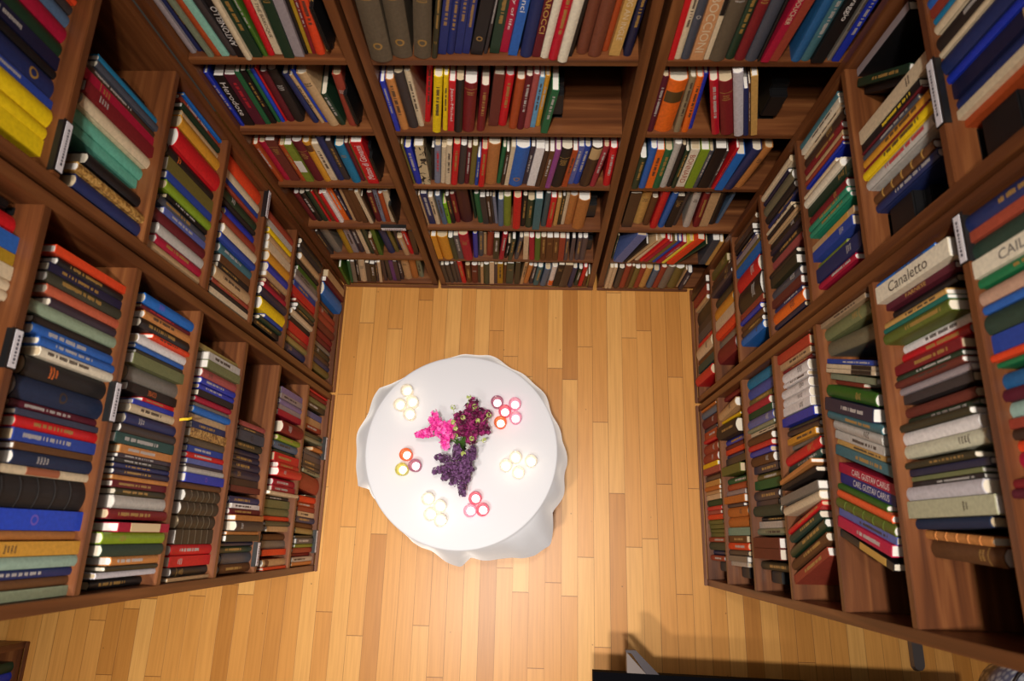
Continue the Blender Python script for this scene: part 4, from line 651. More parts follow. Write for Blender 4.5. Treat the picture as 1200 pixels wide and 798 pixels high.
[0,-0.2929,0.02,0.403,0.0254,0.292,0.212,0.071,"slate",""],
[2,1.331,0.009,0.405,0.0405,0.271,0.206,0.0,"olive",""],
[1,0.5057,0.035,2.345,0.0228,0.32,0.228,0.0,"cream",""],
[0,-0.397,0.003,0.403,0.0264,0.284,0.207,0.0,"slate",""],
[0,-0.6379,0.023,0.403,0.0258,0.289,0.222,0.053,"dbrown",""],
[2,0.1211,0.008,2.378,0.0171,0.32,0.243,0.0,"dred",""],
[2,0.2756,0.024,0.405,0.0243,0.324,0.227,0.0,"green",""],
[0,-0.1465,0.009,1.183,0.0138,0.255,0.177,0.131,"dbrown","m:w"],
[1,1.0531,0.01,0.825,0.0237,0.249,0.178,0.0,"tan",""],
[1,1.028,0.02,0.045,0.0347,0.322,0.235,0.0,"dred",""],
[0,0.0078,-0.001,0.403,0.0272,0.271,0.191,0.007,"grass",""],
[2,0.3577,0.013,0.803,0.0226,0.25,0.191,0.0,"royal","m:-"],
[1,1.0268,0.014,0.825,0.0256,0.231,0.173,0.0,"maroon","m:g"],
[1,0.4816,0.035,2.345,0.0221,0.32,0.233,0.0,"cream",""],
[0,-0.5084,0.001,0.403,0.0265,0.28,0.197,0.0,"ochre","m:-"],
[1,0.0273,0.013,0.42,0.0203,0.309,0.218,0.0,"dgreen",""],
[1,0.5698,0.019,0.42,0.0244,0.297,0.223,0.0,"lilac",""],
[1,0.5959,0.019,0.42,0.0245,0.299,0.231,0.0,"lilac2",""],
[0,-0.0206,0.001,0.403,0.0265,0.275,0.202,0.0,"crim",""],
[1,0.4038,0.007,0.42,0.0234,0.3,0.217,0.0,"lime2",""],
[0,-0.2142,0.005,0.403,0.0281,0.262,0.185,0.077,"dolive",""],
[0,0.533,0.006,0.403,0.0241,0.294,0.227,0.303,"cream",""],
[1,0.0486,0.022,0.42,0.0191,0.322,0.241,0.0,"redor",""],
[0,-0.9814,0.029,0.78,0.0163,0.314,0.238,0.0,"brown",""],
[0,0.6924,-0.01,0.045,0.0308,0.305,0.221,0.0,"brick",""],
[0,0.2449,0.005,0.403,0.0265,0.27,0.194,0.0,"slatep",""],
[0,-0.8746,0.025,0.403,0.0239,0.301,0.222,0.044,"dgreen",""],
[0,-0.6638,0.028,0.403,0.0227,0.312,0.234,0.0,"red",""],
[2,0.1558,0.025,0.803,0.0196,0.259,0.177,0.0,"charp",""],
[2,1.3091,0.01,0.803,0.0286,0.256,0.19,0.0,"dbrown",""],
[0,-0.1836,0.001,0.403,0.0228,0.31,0.221,0.109,"crim","m:w"],
[0,-0.0547,0.005,0.403,0.025,0.284,0.212,0.027,"cream",""],
[1,0.937,0.025,0.045,0.0346,0.307,0.228,0.0,"dolive",""],
[1,0.6308,0.02,0.045,0.0304,0.324,0.249,0.0,"dolive",""],
[1,0.5544,0.037,0.045,0.0369,0.265,0.201,0.0,"tan",""],
[1,1.1971,0.009,0.42,0.0253,0.327,0.234,0.0,"grey",""],
[1,0.2837,0.002,0.42,0.0249,0.27,0.203,0.0,"red","m:g"],
[1,0.0038,0.022,0.42,0.0235,0.261,0.203,0.0,"tan",""],
[0,-0.2838,-0.002,0.045,0.0324,0.291,0.216,0.057,"dgreen",""],
[1,1.2257,0.015,0.42,0.0287,0.291,0.229,0.0,"grass",""],
[0,-0.425,-0.003,0.403,0.0263,0.271,0.215,0.0,"dgreen",""],
[0,-0.9625,0.025,0.78,0.0181,0.279,0.217,0.0,"red",""],
[1,0.9735,0.023,0.42,0.0266,0.291,0.212,0.0,"blkbr",""],
[0,-0.3981,0.026,0.78,0.0184,0.269,0.203,0.0,"blkbr","m:g"],
[0,0.0891,0.02,0.78,0.0176,0.275,0.193,0.05,"gold",""],
[1,1.1513,0.016,0.045,0.0327,0.329,0.231,0.0,"brick",""],
[2,0.4066,0.034,1.205,0.0114,0.281,0.204,0.0,"dolive",""],
[0,-0.3189,0.011,0.403,0.0234,0.293,0.21,0.061,"royal",""],
[2,0.0944,0.042,0.803,0.0171,0.27,0.212,0.0,"blk","m:g"],
[1,0.5445,0.023,0.42,0.023,0.295,0.225,0.0,"lilac2",""],
[1,-0.0158,0.002,0.825,0.0128,0.301,0.226,0.0,"tanor",""],
[2,0.9457,0.012,0.803,0.0235,0.266,0.184,0.0,"royal",""],
[0,-0.7948,0.021,0.78,0.0159,0.306,0.24,0.003,"cream",""],
[2,0.2184,0.017,0.405,0.0262,0.281,0.213,0.0,"lilac2",""],
[0,-0.7218,0.022,1.183,0.0113,0.286,0.222,0.0,"olive",""],
[0,0.7621,-0.004,1.578,0.0061,0.303,0.228,-0.296,"brown",""],
[0,0.6749,-0.008,0.403,0.0225,0.295,0.224,0.288,"yel2",""],
[1,0.0477,0.014,0.045,0.0281,0.294,0.228,0.03,"navy","m:g"],
[0,-0.3523,0.003,0.045,0.0347,0.264,0.186,0.067,"mbrown",""],
[0,0.4675,-0.013,0.045,0.0307,0.291,0.228,0.0,"char",""],
[0,0.7204,0.005,1.183,0.0109,0.277,0.193,-0.008,"char",""],
[0,-0.8283,0.019,0.403,0.021,0.317,0.22,0.062,"grass",""],
[0,-0.1089,0.001,0.045,0.0275,0.319,0.228,0.05,"dolive",""],
[0,-0.4413,0.03,1.183,0.013,0.247,0.182,0.14,"blk",""],
[2,1.1445,0.015,0.045,0.0418,0.296,0.229,0.0,"char",""],
[1,0.856,0.011,0.825,0.0199,0.252,0.178,0.0,"dgreen",""],
[2,0.6555,0.008,0.045,0.0364,0.302,0.213,0.0,"slblue",""],
[0,-0.2173,0.025,0.78,0.0173,0.27,0.198,0.0,"dbrown","m:w"],
[2,0.4605,0.028,0.405,0.0257,0.289,0.224,0.0,"royal",""],
[2,-0.0443,0.009,0.405,0.0228,0.289,0.225,0.0,"char",""],
[1,1.2526,0.007,0.42,0.0218,0.35,0.249,0.0,"blkbr",""],
[2,0.3516,0.001,0.045,0.0313,0.322,0.226,0.0,"rose",""],
[0,-0.2053,0.004,0.045,0.03,0.289,0.2,0.047,"must",""],
[0,0.1245,0.028,0.78,0.0153,0.293,0.227,0.05,"cream",""],
[2,-0.069,0.007,0.405,0.0235,0.278,0.192,0.0,"grey",""],
[2,0.4565,0.01,0.803,0.0151,0.322,0.248,0.0,"sage2",""],
[0,0.2183,0.005,0.403,0.0236,0.27,0.194,0.0,"slatep",""],
[1,0.1533,0.019,0.045,0.031,0.261,0.197,0.008,"redor",""],
[0,0.1074,0.025,0.78,0.0157,0.282,0.221,0.051,"dolive",""],
[1,0.2031,0.02,1.195,0.0087,0.28,0.214,0.0,"charp",""],
[0,0.583,-0.011,0.045,0.0283,0.291,0.224,0.0,"brick",""],
[2,0.4404,0.024,0.803,0.0139,0.33,0.252,0.0,"cream","m:k"],
[0,-0.8986,0.026,0.403,0.0209,0.298,0.211,0.045,"cream",""],
[0,0.5532,-0.012,0.045,0.0282,0.291,0.221,0.0,"olive",""],
[1,0.1564,-0.012,0.42,0.0148,0.367,0.272,0.0,"cream",""],
[1,-0.0944,0.012,0.045,0.0244,0.299,0.208,0.0,"brick",""],
[2,1.2438,0.015,0.803,0.0206,0.291,0.224,0.0,"lilac2",""],
[0,-0.8962,0.038,0.78,0.0155,0.283,0.197,0.0,"dnavy","m:w"],
[0,0.6472,-0.008,0.403,0.0219,0.276,0.209,0.302,"crim","m:w"],
[0,-0.2534,0.001,0.045,0.0253,0.319,0.246,0.054,"cream",""],
[1,-0.0081,0.015,0.045,0.027,0.276,0.218,0.037,"khaki",""],
[2,1.3041,-0.004,0.045,0.0421,0.287,0.219,0.0,"brick",""],
[2,1.2939,0.012,0.405,0.0307,0.285,0.216,0.0,"brown",""],
[2,0.413,0.025,0.405,0.0218,0.308,0.234,0.0,"redor",""],
[0,-0.2563,0.006,1.183,0.0136,0.218,0.154,0.13,"blue","m:w"],
[2,0.5423,0.017,0.045,0.0388,0.255,0.184,0.0,"rust",""],
[0,-0.8799,0.034,0.78,0.0138,0.306,0.238,0.036,"tan",""],
[0,0.6586,-0.01,0.045,0.0308,0.26,0.201,0.0,"slblue",""],
[1,0.995,0.022,0.045,0.0281,0.32,0.247,0.0,"maroon",""],
[2,1.3459,-0.013,0.045,0.0383,0.312,0.224,0.0,"dbrown",""],
[1,0.9015,0.028,0.42,0.021,0.304,0.212,0.0,"brick",""],
[1,0.0195,0.021,0.045,0.025,0.288,0.225,0.033,"brown",""],
[1,-0.1368,0.007,0.045,0.0226,0.307,0.24,0.0,"lgrey",""],
[2,0.318,0.012,0.045,0.0327,0.281,0.21,0.0,"dbrown",""],
[0,0.0023,-0.005,0.045,0.0297,0.27,0.188,0.097,"teal",""],
[0,0.0433,-0.009,0.045,0.0319,0.253,0.184,0.1,"slblue",""],
[1,0.3917,0.03,0.825,0.0151,0.253,0.193,0.0,"char","m:g"],
[1,0.3308,0.013,0.045,0.0259,0.298,0.21,0.025,"char",""],
[1,1.3243,0.002,0.42,0.021,0.336,0.239,0.0,"char",""],
[1,1.3013,-0.018,0.045,0.0289,0.337,0.239,0.0,"maroon",""],
[0,-0.415,0.003,0.045,0.0249,0.311,0.24,0.0,"red","m:g"],
[0,-0.7439,0.037,0.403,0.0208,0.281,0.205,0.0,"olive",""],
[2,0.6773,0.032,0.405,0.0222,0.308,0.24,0.0,"dred",""],
[0,0.0851,-0.006,0.045,0.0268,0.286,0.217,0.075,"white","L:orange"],
[1,-0.0493,0.007,0.045,0.0254,0.274,0.193,0.0,"slate",""],
[0,0.8589,0.043,0.78,0.0134,0.287,0.223,0.0,"slblue",""],
[0,0.6235,-0.003,0.403,0.0203,0.278,0.2,0.306,"blue",""],
[0,0.5585,0.0,0.403,0.0192,0.291,0.225,0.321,"red",""],
[0,-0.9469,0.001,0.045,0.0287,0.273,0.199,0.176,"blk","m:w"],
[1,0.5892,0.034,0.045,0.0295,0.267,0.204,0.0,"peri",""],
[1,0.3584,0.016,0.045,0.0261,0.286,0.198,0.021,"slatep",""],
[2,0.9551,0.005,0.045,0.0311,0.322,0.237,0.0,"brown",""],
[1,0.3457,0.026,0.42,0.018,0.292,0.204,0.0,"dgreen",""],
[2,0.6231,0.031,1.205,0.0103,0.274,0.2,0.0,"dred",""],
[2,1.1995,0.015,1.205,0.0135,0.263,0.206,0.0,"cream",""],
[1,0.8773,0.021,0.045,0.0275,0.298,0.213,0.0,"navy",""],
[0,-0.1039,0.005,0.403,0.0206,0.268,0.211,0.12,"slate",""],
[0,-0.6902,0.019,0.403,0.0268,0.215,0.172,0.0,"tan","m:w"],
[1,0.3859,0.016,0.045,0.0257,0.285,0.207,0.018,"slate",""],
[0,-0.4865,0.002,0.045,0.0279,0.267,0.201,0.0,"char",""],
[0,0.5809,0.001,0.403,0.0203,0.266,0.187,0.317,"crim",""],
[0,-0.3854,0.004,0.045,0.0283,0.261,0.193,0.049,"brown","m:g"],
[0,-0.8501,0.013,0.045,0.0239,0.305,0.235,0.111,"char",""],
[1,0.6601,0.016,0.045,0.0249,0.305,0.238,0.0,"olive2",""],
[2,0.1911,0.013,0.045,0.0292,0.276,0.21,0.0,"dgreen3",""],
[1,0.1393,0.036,0.42,0.0161,0.287,0.198,0.0,"blk","m:w"],
[2,0.0112,0.011,0.045,0.0229,0.322,0.251,0.0,"brick",""],
[0,0.9038,-0.013,0.403,0.0178,0.287,0.225,0.0,"gold",""],
[0,0.2008,-0.012,0.045,0.025,0.281,0.205,0.056,"navy",""],
[2,1.2655,0.016,0.803,0.0196,0.266,0.205,0.0,"navy",""],
[2,0.4358,0.024,0.405,0.0207,0.285,0.209,0.0,"maroon",""],
[1,1.0506,0.006,0.42,0.0236,0.257,0.188,0.0,"dgreen",""],
[0,0.1572,0.001,0.403,0.0191,0.27,0.203,0.0,"slatep",""],
[0,0.1873,0.002,0.403,0.0185,0.275,0.196,0.0,"slatep",""],
[0,-1.0564,-0.001,0.045,0.0224,0.311,0.24,0.182,"grey",""],
[0,-0.1903,0.028,0.78,0.0138,0.262,0.204,0.0,"slgrey",""],
[1,0.9054,0.024,0.045,0.0254,0.299,0.215,0.0,"dbrown",""],
[1,0.0756,0.021,0.045,0.0244,0.261,0.204,0.027,"cream",""],
[1,0.5212,0.03,0.045,0.0262,0.265,0.183,0.0,"brick",""],
[2,1.0552,0.01,0.045,0.0313,0.294,0.209,0.0,"red",""],
[1,0.4565,0.016,0.045,0.0203,0.326,0.234,0.0,"sage2",""],
[0,-0.8,0.01,0.045,0.0233,0.29,0.215,0.098,"charp",""],
[0,-0.6681,0.036,0.045,0.0265,0.255,0.186,0.062,"sage2",""],
[1,0.4792,0.019,0.045,0.0218,0.306,0.224,0.0,"dgreen",""],
[0,-0.1386,-0.003,0.403,0.0185,0.269,0.213,0.114,"dgreen","m:g"],
[0,-0.975,0.001,0.045,0.0234,0.289,0.205,0.179,"char",""],
[1,0.6847,0.015,0.045,0.021,0.328,0.254,0.0,"dred",""],
[0,-0.0564,0.007,0.045,0.025,0.264,0.206,0.122,"tanor",""],
[0,0.84,-0.018,0.045,0.0255,0.256,0.204,0.0,"dnavy","m:w"],
[2,0.1215,0.011,0.045,0.025,0.282,0.202,0.0,"redor",""],
[1,0.1243,0.023,0.045,0.0216,0.276,0.194,0.015,"rust",""],
[0,-0.7235,0.049,0.403,0.0169,0.279,0.211,0.039,"dnavy",""],
[2,0.2871,0.007,0.045,0.0258,0.281,0.206,0.0,"gold",""],
[1,0.9676,0.025,0.045,0.0235,0.302,0.217,0.0,"grey",""],
[0,-0.5182,0.01,1.183,0.0071,0.301,0.21,0.0,"olive",""],
[2,-0.0918,0.018,0.405,0.0189,0.247,0.187,0.0,"lgrey",""],
[0,0.4111,-0.018,0.045,0.0193,0.315,0.232,0.0,"cream",""],
[0,-0.8238,0.013,0.045,0.021,0.297,0.224,0.101,"purp2",""],
[1,0.1011,0.02,0.045,0.0215,0.267,0.21,0.019,"brick",""],
[0,0.5273,-0.012,0.045,0.0186,0.32,0.249,-0.003,"brown",""],
[2,1.2435,0.008,2.378,0.0297,0.324,0.254,0.0,"mblue",""],
[1,0.8762,0.008,0.825,0.0173,0.206,0.139,0.0,"blue",""],
[1,1.0275,0.008,0.42,0.0194,0.269,0.209,0.0,"blk",""],
[0,0.6016,-0.002,0.403,0.016,0.279,0.194,0.313,"olive",""],
[1,-0.1586,0.009,0.045,0.0177,0.296,0.234,0.0,"tanor",""],
[0,0.4317,-0.018,0.045,0.0186,0.316,0.222,0.0,"cream",""],
[0,-0.46,0.005,0.045,0.0219,0.278,0.204,0.007,"char",""],
[0,-0.2923,0.054,0.78,0.0118,0.267,0.198,0.0,"dgreen",""],
[0,-0.4173,0.025,0.78,0.0168,0.199,0.148,0.0,"lime",""],
[2,-0.077,0.014,0.045,0.0249,0.253,0.181,0.0,"brick",""],
[0,0.2593,-0.006,0.045,0.021,0.282,0.207,0.049,"red",""],
[0,-0.0259,0.005,0.045,0.0232,0.257,0.203,0.101,"charp","m:w"],
[0,-0.0808,0.001,0.045,0.018,0.32,0.23,0.104,"tan",""],
[1,0.307,0.011,0.045,0.0185,0.3,0.224,0.028,"char",""],
[0,-0.4382,0.006,0.045,0.0185,0.306,0.218,0.003,"charp",""],
[0,-0.8507,0.016,0.403,0.0206,0.215,0.158,0.041,"brown","m:w"],
[0,-0.8769,0.012,0.045,0.0182,0.308,0.214,0.128,"charp",""],
[2,0.2192,0.011,0.045,0.0238,0.264,0.195,0.0,"cream",""],
[0,-0.9979,0.028,0.78,0.01,0.293,0.209,0.0,"red",""],
[0,0.2345,-0.001,0.045,0.0227,0.245,0.189,0.059,"dgreen","m:w"],
[2,1.285,0.013,0.803,0.0163,0.254,0.192,0.0,"blk",""],
[1,1.0727,0.013,0.42,0.0174,0.27,0.213,0.0,"brick",""],
[2,0.0963,0.014,0.045,0.0222,0.267,0.188,0.0,"olive4",""],
[1,-0.1161,0.024,0.045,0.0157,0.295,0.223,0.0,"dred",""],
[2,-0.0518,0.031,0.045,0.0224,0.249,0.186,0.0,"navy",""],
[2,0.3921,0.03,0.405,0.0168,0.266,0.206,0.0,"navy",""],
[0,0.49,-0.007,0.403,0.0131,0.295,0.207,0.353,"tan",""],
[2,0.0741,0.019,0.045,0.0191,0.296,0.204,0.0,"olive4",""],
[0,-0.2709,0.032,0.403,0.0153,0.258,0.184,0.067,"tan",""],
[2,0.38,0.001,0.045,0.0224,0.28,0.193,0.0,"yel",""],
[0,0.7377,-0.013,0.403,0.014,0.275,0.189,0.375,"dgreen",""],
[1,0.2857,0.012,0.045,0.0186,0.274,0.197,0.036,"sage2",""],
[0,-1.0958,0.019,0.403,0.0139,0.283,0.224,0.0,"char",""],
[1,-0.164,0.011,0.42,0.0115,0.277,0.215,0.0,"redor",""],
[1,-0.0721,0.011,0.045,0.017,0.272,0.211,0.0,"limeol",""],
[1,1.1796,0.03,0.045,0.0206,0.293,0.205,0.0,"blk",""],
[0,-0.9051,0.0,0.045,0.0169,0.302,0.234,0.16,"cream",""],
[0,-0.5119,0.004,0.045,0.0197,0.261,0.197,0.0,"char",""],
[1,1.2009,0.026,0.045,0.0188,0.312,0.224,0.0,"brown",""],
[0,-0.2305,0.004,0.045,0.0171,0.284,0.197,0.051,"charp",""],
[2,0.2625,0.003,0.045,0.0202,0.276,0.215,0.0,"tanor2",""],
[2,0.0538,0.021,0.045,0.0183,0.281,0.218,0.0,"olive4",""],
[0,0.4703,-0.007,0.403,0.0143,0.253,0.19,0.33,"blkbr",""],
[0,-1.0346,0.006,0.045,0.0155,0.311,0.226,0.185,"blk","m:w"],
[2,0.1648,0.012,0.045,0.0203,0.262,0.208,0.0,"red",""],
[2,0.0337,0.024,0.045,0.0188,0.267,0.183,0.0,"olive4",""],
[0,-0.7786,0.02,0.045,0.0161,0.289,0.211,0.094,"charp",""],
[0,-1.0767,-0.004,0.045,0.0143,0.323,0.238,0.185,"green",""],
[2,0.5614,0.014,0.405,0.0132,0.298,0.228,0.0,"yel",""],
[0,-0.1807,0.005,0.045,0.016,0.273,0.198,0.06,"brown",""],
[2,1.268,0.005,0.045,0.0268,0.242,0.173,0.0,"tan",""],
[0,-0.203,0.028,0.78,0.0082,0.27,0.211,0.0,"char",""],
[2,0.1638,0.017,0.405,0.0138,0.246,0.193,0.0,"charp",""],
[2,0.2418,0.008,0.045,0.0181,0.265,0.188,0.0,"tan",""],
[0,-0.3096,0.0,0.045,0.0157,0.257,0.183,0.061,"tan",""],
[0,-0.5183,0.015,0.78,0.0069,0.295,0.203,0.0,"tan",""],
[2,0.1443,0.011,0.045,0.0175,0.248,0.173,0.0,"rose",""],
[2,0.5122,0.011,0.045,0.0181,0.256,0.19,0.0,"red",""],
[1,0.7026,0.013,0.045,0.0116,0.337,0.256,0.0,"red",""],
[0,-0.7815,0.026,0.78,0.0076,0.26,0.206,0.0,"dbrown",""],
[0,-0.3261,0.007,0.045,0.0142,0.262,0.208,0.065,"dolive",""],
[2,0.5727,0.018,0.045,0.0188,0.243,0.18,0.0,"dnavy",""],
[0,-0.9242,0.005,0.045,0.0128,0.289,0.228,0.172,"charp",""],
[1,-0.0296,0.013,0.045,0.0109,0.283,0.211,0.0,"dolive",""],
[0,-0.1604,0.011,0.403,0.0143,0.187,0.13,0.139,"blkbr","m:w"],
[0,-1.0962,-0.018,0.045,0.013,0.269,0.209,0.076,"grass",""],
[2,0.6818,0.006,0.045,0.0131,0.29,0.205,0.0,"tanor2",""],
[1,0.414,0.008,0.045,0.019,0.17,0.139,0.0,"tanor",""],
[0,0.4044,0.007,0.403,0.0067,0.303,0.209,0.0,"dgreen",""],
[1,1.2776,0.045,2.345,0.0189,0.33,0.249,0.0,"redor",""],
[0,0.8209,-0.001,0.045,0.0096,0.259,0.204,0.0,"tan",""],
[0,0.2796,-0.005,0.045,0.0163,0.152,0.13,0.046,"brown",""],
[0,0.2999,-0.005,0.045,0.009,0.186,0.148,0.0,"olive",""],
[1,0.1744,0.021,0.045,0.0061,0.172,0.13,0.0,"blk",""]]
LABELS=[[1, 0.867, 2.345, 0.136], [1, 0.322, 1.962, 0.11], [1, 0.365, 2.345, 0.09], [1, 1.319, 1.195, 0.125], [1, -0.099, 0.825, 0.098], [1, 0.436, 0.045, 0.126], [1, -0.053, 0.045, 0.117], [2, 0.64, 2.378, 0.113], [2, 1.007, 2.378, 0.174], [0, -0.688, 0.78, 0.124]]
BOOKENDS=[[0, 0.038, 1.578, 1, 0.05], [0, -0.655, 1.967, 1, 0.012], [0, -0.662, 1.578, 1, 0.012], [0, -0.666, 1.183, 1, 0.012], [0, -0.672, 0.78, 1, 0.012], [0, 0.227, 0.78, 1, 0.05], [0, 0.262, 0.403, 1, 0.03], [0, 0.793, 1.578, 1, 0.06], [2, 0.903, 2.378, -1, 0.1], [2, 0.891, 1.984, -1, 0.11], [2, -0.094, 0.045, -1, 0.045], [2, -0.106, 0.405, -1, 0.045], [2, -0.105, 0.803, -1, 0.045], [1, 1.207, 1.962, 1, 0.03], [1, 0.679, 2.345, 1, 0.02]]  # widest two: a real end block, its extra width stands in for shade
CANDLES=[
[-0.5607,0.6091,"cream","highest of the four cream candles at the upper left of the table"],
[-0.5334,0.5588,"cream","right one of the middle pair in the upper left cream candles"],
[-0.5877,0.5444,"cream","leftmost of the four cream candles at the upper left of the table"],
[-0.5414,0.5031,"cream","lowest of the four cream candles at the upper left of the table"],
[-0.1582,0.5654,"plum","plum rimmed candle glass, upper left of the five near the dark flowers"],
[-0.0796,0.5591,"pink","pink candle glass, upper right of the five beside the dark flowers"],
[-0.123,0.5252,"rosepink","deep pink candle glass in the centre of the group of five"],
[-0.0755,0.4973,"pink","pink candle glass, lower right of the five beside the dark flowers"],
[-0.141,0.475,"orange","orange candle glass, lowest of the five beside the dark flowers"],
[-0.0712,0.3264,"cream","highest of the four cream candles at the right of the table"],
[-0.1123,0.2901,"cream","leftmost of the four cream candles at the right of the table"],
[-0.0047,0.3115,"cream","rightmost of the four cream candles at the right of the table"],
[-0.0582,0.2613,"cream","lowest of the four cream candles at the right of the table"],
[-0.5446,0.3269,"orange","orange candle glass, highest of the three at the left table edge"],
[-0.558,0.2633,"yellow","yellow green candle glass in the trio at the left table edge"],
[-0.5028,0.2809,"plum","plum candle glass, rightmost of the three at the left table edge"],
[-0.4379,0.1432,"cream","highest of the four cream candles at the lower left of the table"],
[-0.3857,0.114,"cream","rightmost upper cream candle of the four at the lower left of the table"],
[-0.424,0.0802,"cream","leftmost lower cream candle of the four at the lower left of the table"],
[-0.38,0.0572,"cream","lowest of the four cream candles at the lower left of the table"],
[-0.2377,0.1506,"rosepink","deep pink candle glass, highest of the pink trio below the flowers"],
[-0.2569,0.099,"pink","pale pink candle glass, left one of the pink trio below the flowers"],
[-0.2045,0.1039,"rosepink","bright pink candle glass, right one of the pink trio below the flowers"]]
FLOWERS={"pink":[[[-0.4181,0.5004,0.93],[-0.3754,0.387,0.95]],[[-0.4856,0.3984,0.9],[-0.389,0.4151,0.96]],[[-0.3319,0.448,0.95],[-0.3671,0.4041,0.97]],[[-0.3621,0.3448,0.92],[-0.3622,0.4123,0.96]],[[-0.431,0.4643,0.92],[-0.3539,0.4044,0.97]],[[-0.3391,0.3921,0.92],[-0.3766,0.432,0.96]]],"purple":[[[-0.3963,0.3109,0.92],[-0.3089,0.276,0.96]],[[-0.4061,0.2493,0.91],[-0.3017,0.2633,0.96]],[[-0.2851,0.1601,0.88],[-0.2917,0.2387,0.95]],[[-0.324,0.2017,0.92],[-0.3009,0.2687,0.97]],[[-0.2403,0.3188,0.94],[-0.2817,0.2756,0.97]],[[-0.3137,0.352,0.95],[-0.2953,0.2882,0.97]],[[-0.2492,0.2554,0.92],[-0.2893,0.2765,0.96]],[[-0.3646,0.221,0.91],[-0.3082,0.2631,0.96]],[[-0.2659,0.2177,0.9],[-0.2897,0.2645,0.95]],[[-0.2432,0.3475,0.92],[-0.2705,0.2963,0.96]]],"maroon":[-0.2564,0.4496,0.95],"buds":[[-0.3309,0.5056,0.985],[-0.2664,0.5494,0.985],[-0.2414,0.5108,0.985],[-0.1805,0.4774,0.985],[-0.287,0.4631,0.985],[-0.3265,0.4443,0.985],[-0.3153,0.4194,0.985],[-0.3137,0.3866,0.985],[-0.2257,0.4511,0.985],[-0.2477,0.3783,0.985],[-0.1964,0.3729,0.985],[-0.2789,0.3159,0.985]]}
HEM=[[-2.823, 0.501], [-2.757, 0.444], [-2.6, 0.435], [-2.1, 0.43], [-1.865, 0.447], [-1.556, 0.503], [-1.461, 0.461], [-1.086, 0.497], [-0.909, 0.549], [-0.773, 0.565], [-0.543, 0.48], [-0.301, 0.478], [-0.08, 0.477], [0.148, 0.452], [0.603, 0.454], [1.109, 0.469], [1.377, 0.482], [2.0, 0.44], [2.25, 0.44], [2.515, 0.517], [2.905, 0.502]]
MARKER=[0.340,1.637]
CAM={"lens": 23.625510323288673, "X": [0.999298250013756, 0.026174814018024017, -0.026793406475595683], "U": [-0.01761925828901645, 0.959715014298157, 0.28042227634058137], "Z": [-0.033054035408548295, 0.27975341006288074, -0.9595027151089256]}
YB,XL,XR=1.4131,-1.1370,0.9160
BAYS={"L": [-1.105, -0.604], "C": [-0.524, 0.3067], "R": [0.3934, 1.2], "A": [0.7893, 1.376], "B": [-0.172, 0.7107], "E": [0.7693, 1.376], "F": [-0.186, 0.6907]}
ZL={7: 2.345, 6: 1.962, 5: 1.578, 4: 1.195, 3: 0.825, 2: 0.42, 1: 0.045}
ZR={7: 2.378, 6: 1.984, 5: 1.604, 4: 1.205, 3: 0.803, 2: 0.405, 1: 0.045}
ZB={7: 2.357, 6: 1.967, 5: 1.578, 4: 1.183, 3: 0.78, 2: 0.403, 1: 0.045}

PI = math.pi
# ------------------------------------------------------------------ helpers
def lin(c):
    f = lambda v: (v/12.92 if v <= .04045 else ((v+.055)/1.055)**2.4)
    return tuple(f(v/255.) for v in c)
def rnd(*k): return (zlib.crc32(repr(k).encode()) % 10007)/10007.
def new_mat(name):
    m = bpy.data.materials.new(name); m.use_nodes = True
    return m, m.node_tree.nodes, m.node_tree.links, m.node_tree.nodes['Principled BSDF']
def math_node(N, Lk, op, a, b=None):
    n = N.new('ShaderNodeMath'); n.operation = op
    for i, v in enumerate((a, b)):
        if v is None: continue
        if isinstance(v, (int, float)): n.inputs[i].default_value = v
        else: Lk.new(v, n.inputs[i])
    return n.outputs[0]
def ramp(N, Lk, src, stops):
    r = N.new('ShaderNodeValToRGB'); e = r.color_ramp.elements
    while len(e) < len(stops): e.new(.5)
    for el, (p, c) in zip(e, stops): el.position = p; el.color = (*c, 1)
    Lk.new(src, r.inputs[0]); return r.outputs[0]
def plain(name, rgb, rough=.5, spec=.4, metal=0, noise=0, scale=200, trans=0):
    m, N, Lk, P = new_mat(name)
    c = lin(rgb); P.inputs['Roughness'].default_value = rough
    P.inputs['Specular IOR Level'].default_value = spec; P.inputs['Metallic'].default_value = metal
    P.inputs['Transmission Weight'].default_value = trans
    P.inputs['Base Color'].default_value = (*c, 1)
    if noise:
        tc = N.new('ShaderNodeTexCoord'); nz = N.new('ShaderNodeTexNoise'); nz.inputs['Scale'].default_value = scale
        nz.inputs['Detail'].default_value = 4
        Lk.new(tc.outputs['Object'], nz.inputs['Vector'])
        lo = tuple(v*(1-noise) for v in c); hi = tuple(min(1, v*(1+noise)) for v in c)
        Lk.new(ramp(N, Lk, nz.outputs['Fac'], [(.3, lo), (.7, hi)]), P.inputs['Base Color'])
    return m
MATS = {}
def cover_mat(code):
    if code in MATS: return MATS[code]
    if code == 'marb' or code == 'marb2':
        m, N, Lk, P = new_mat('patterned_cover')
        tc = N.new('ShaderNodeTexCoord'); nz = N.new('ShaderNodeTexNoise'); nz.inputs['Scale'].default_value = 28 if code == 'marb' else 60
        nz.inputs['Detail'].default_value = 6; nz.inputs['Distortion'].default_value = 1.2
        Lk.new(tc.outputs['Object'], nz.inputs['Vector'])
        if code == 'marb': st = [(.40, lin((26, 22, 20))), (.44, lin(PAL[code]))]
        else: st = [(.35, lin((110, 70, 24))), (.55, lin(PAL[code])), (.7, lin((226, 190, 120)))]
        Lk.new(ramp(N, Lk, nz.outputs['Fac'], st), P.inputs['Base Color']); P.inputs['Roughness'].default_value = .5
    else:
        g = rnd(code)
        m = plain('book_cover_'+code, PAL[code], .42+.25*g, .35, noise=.12, scale=90)
    MATS[code] = m
    return m
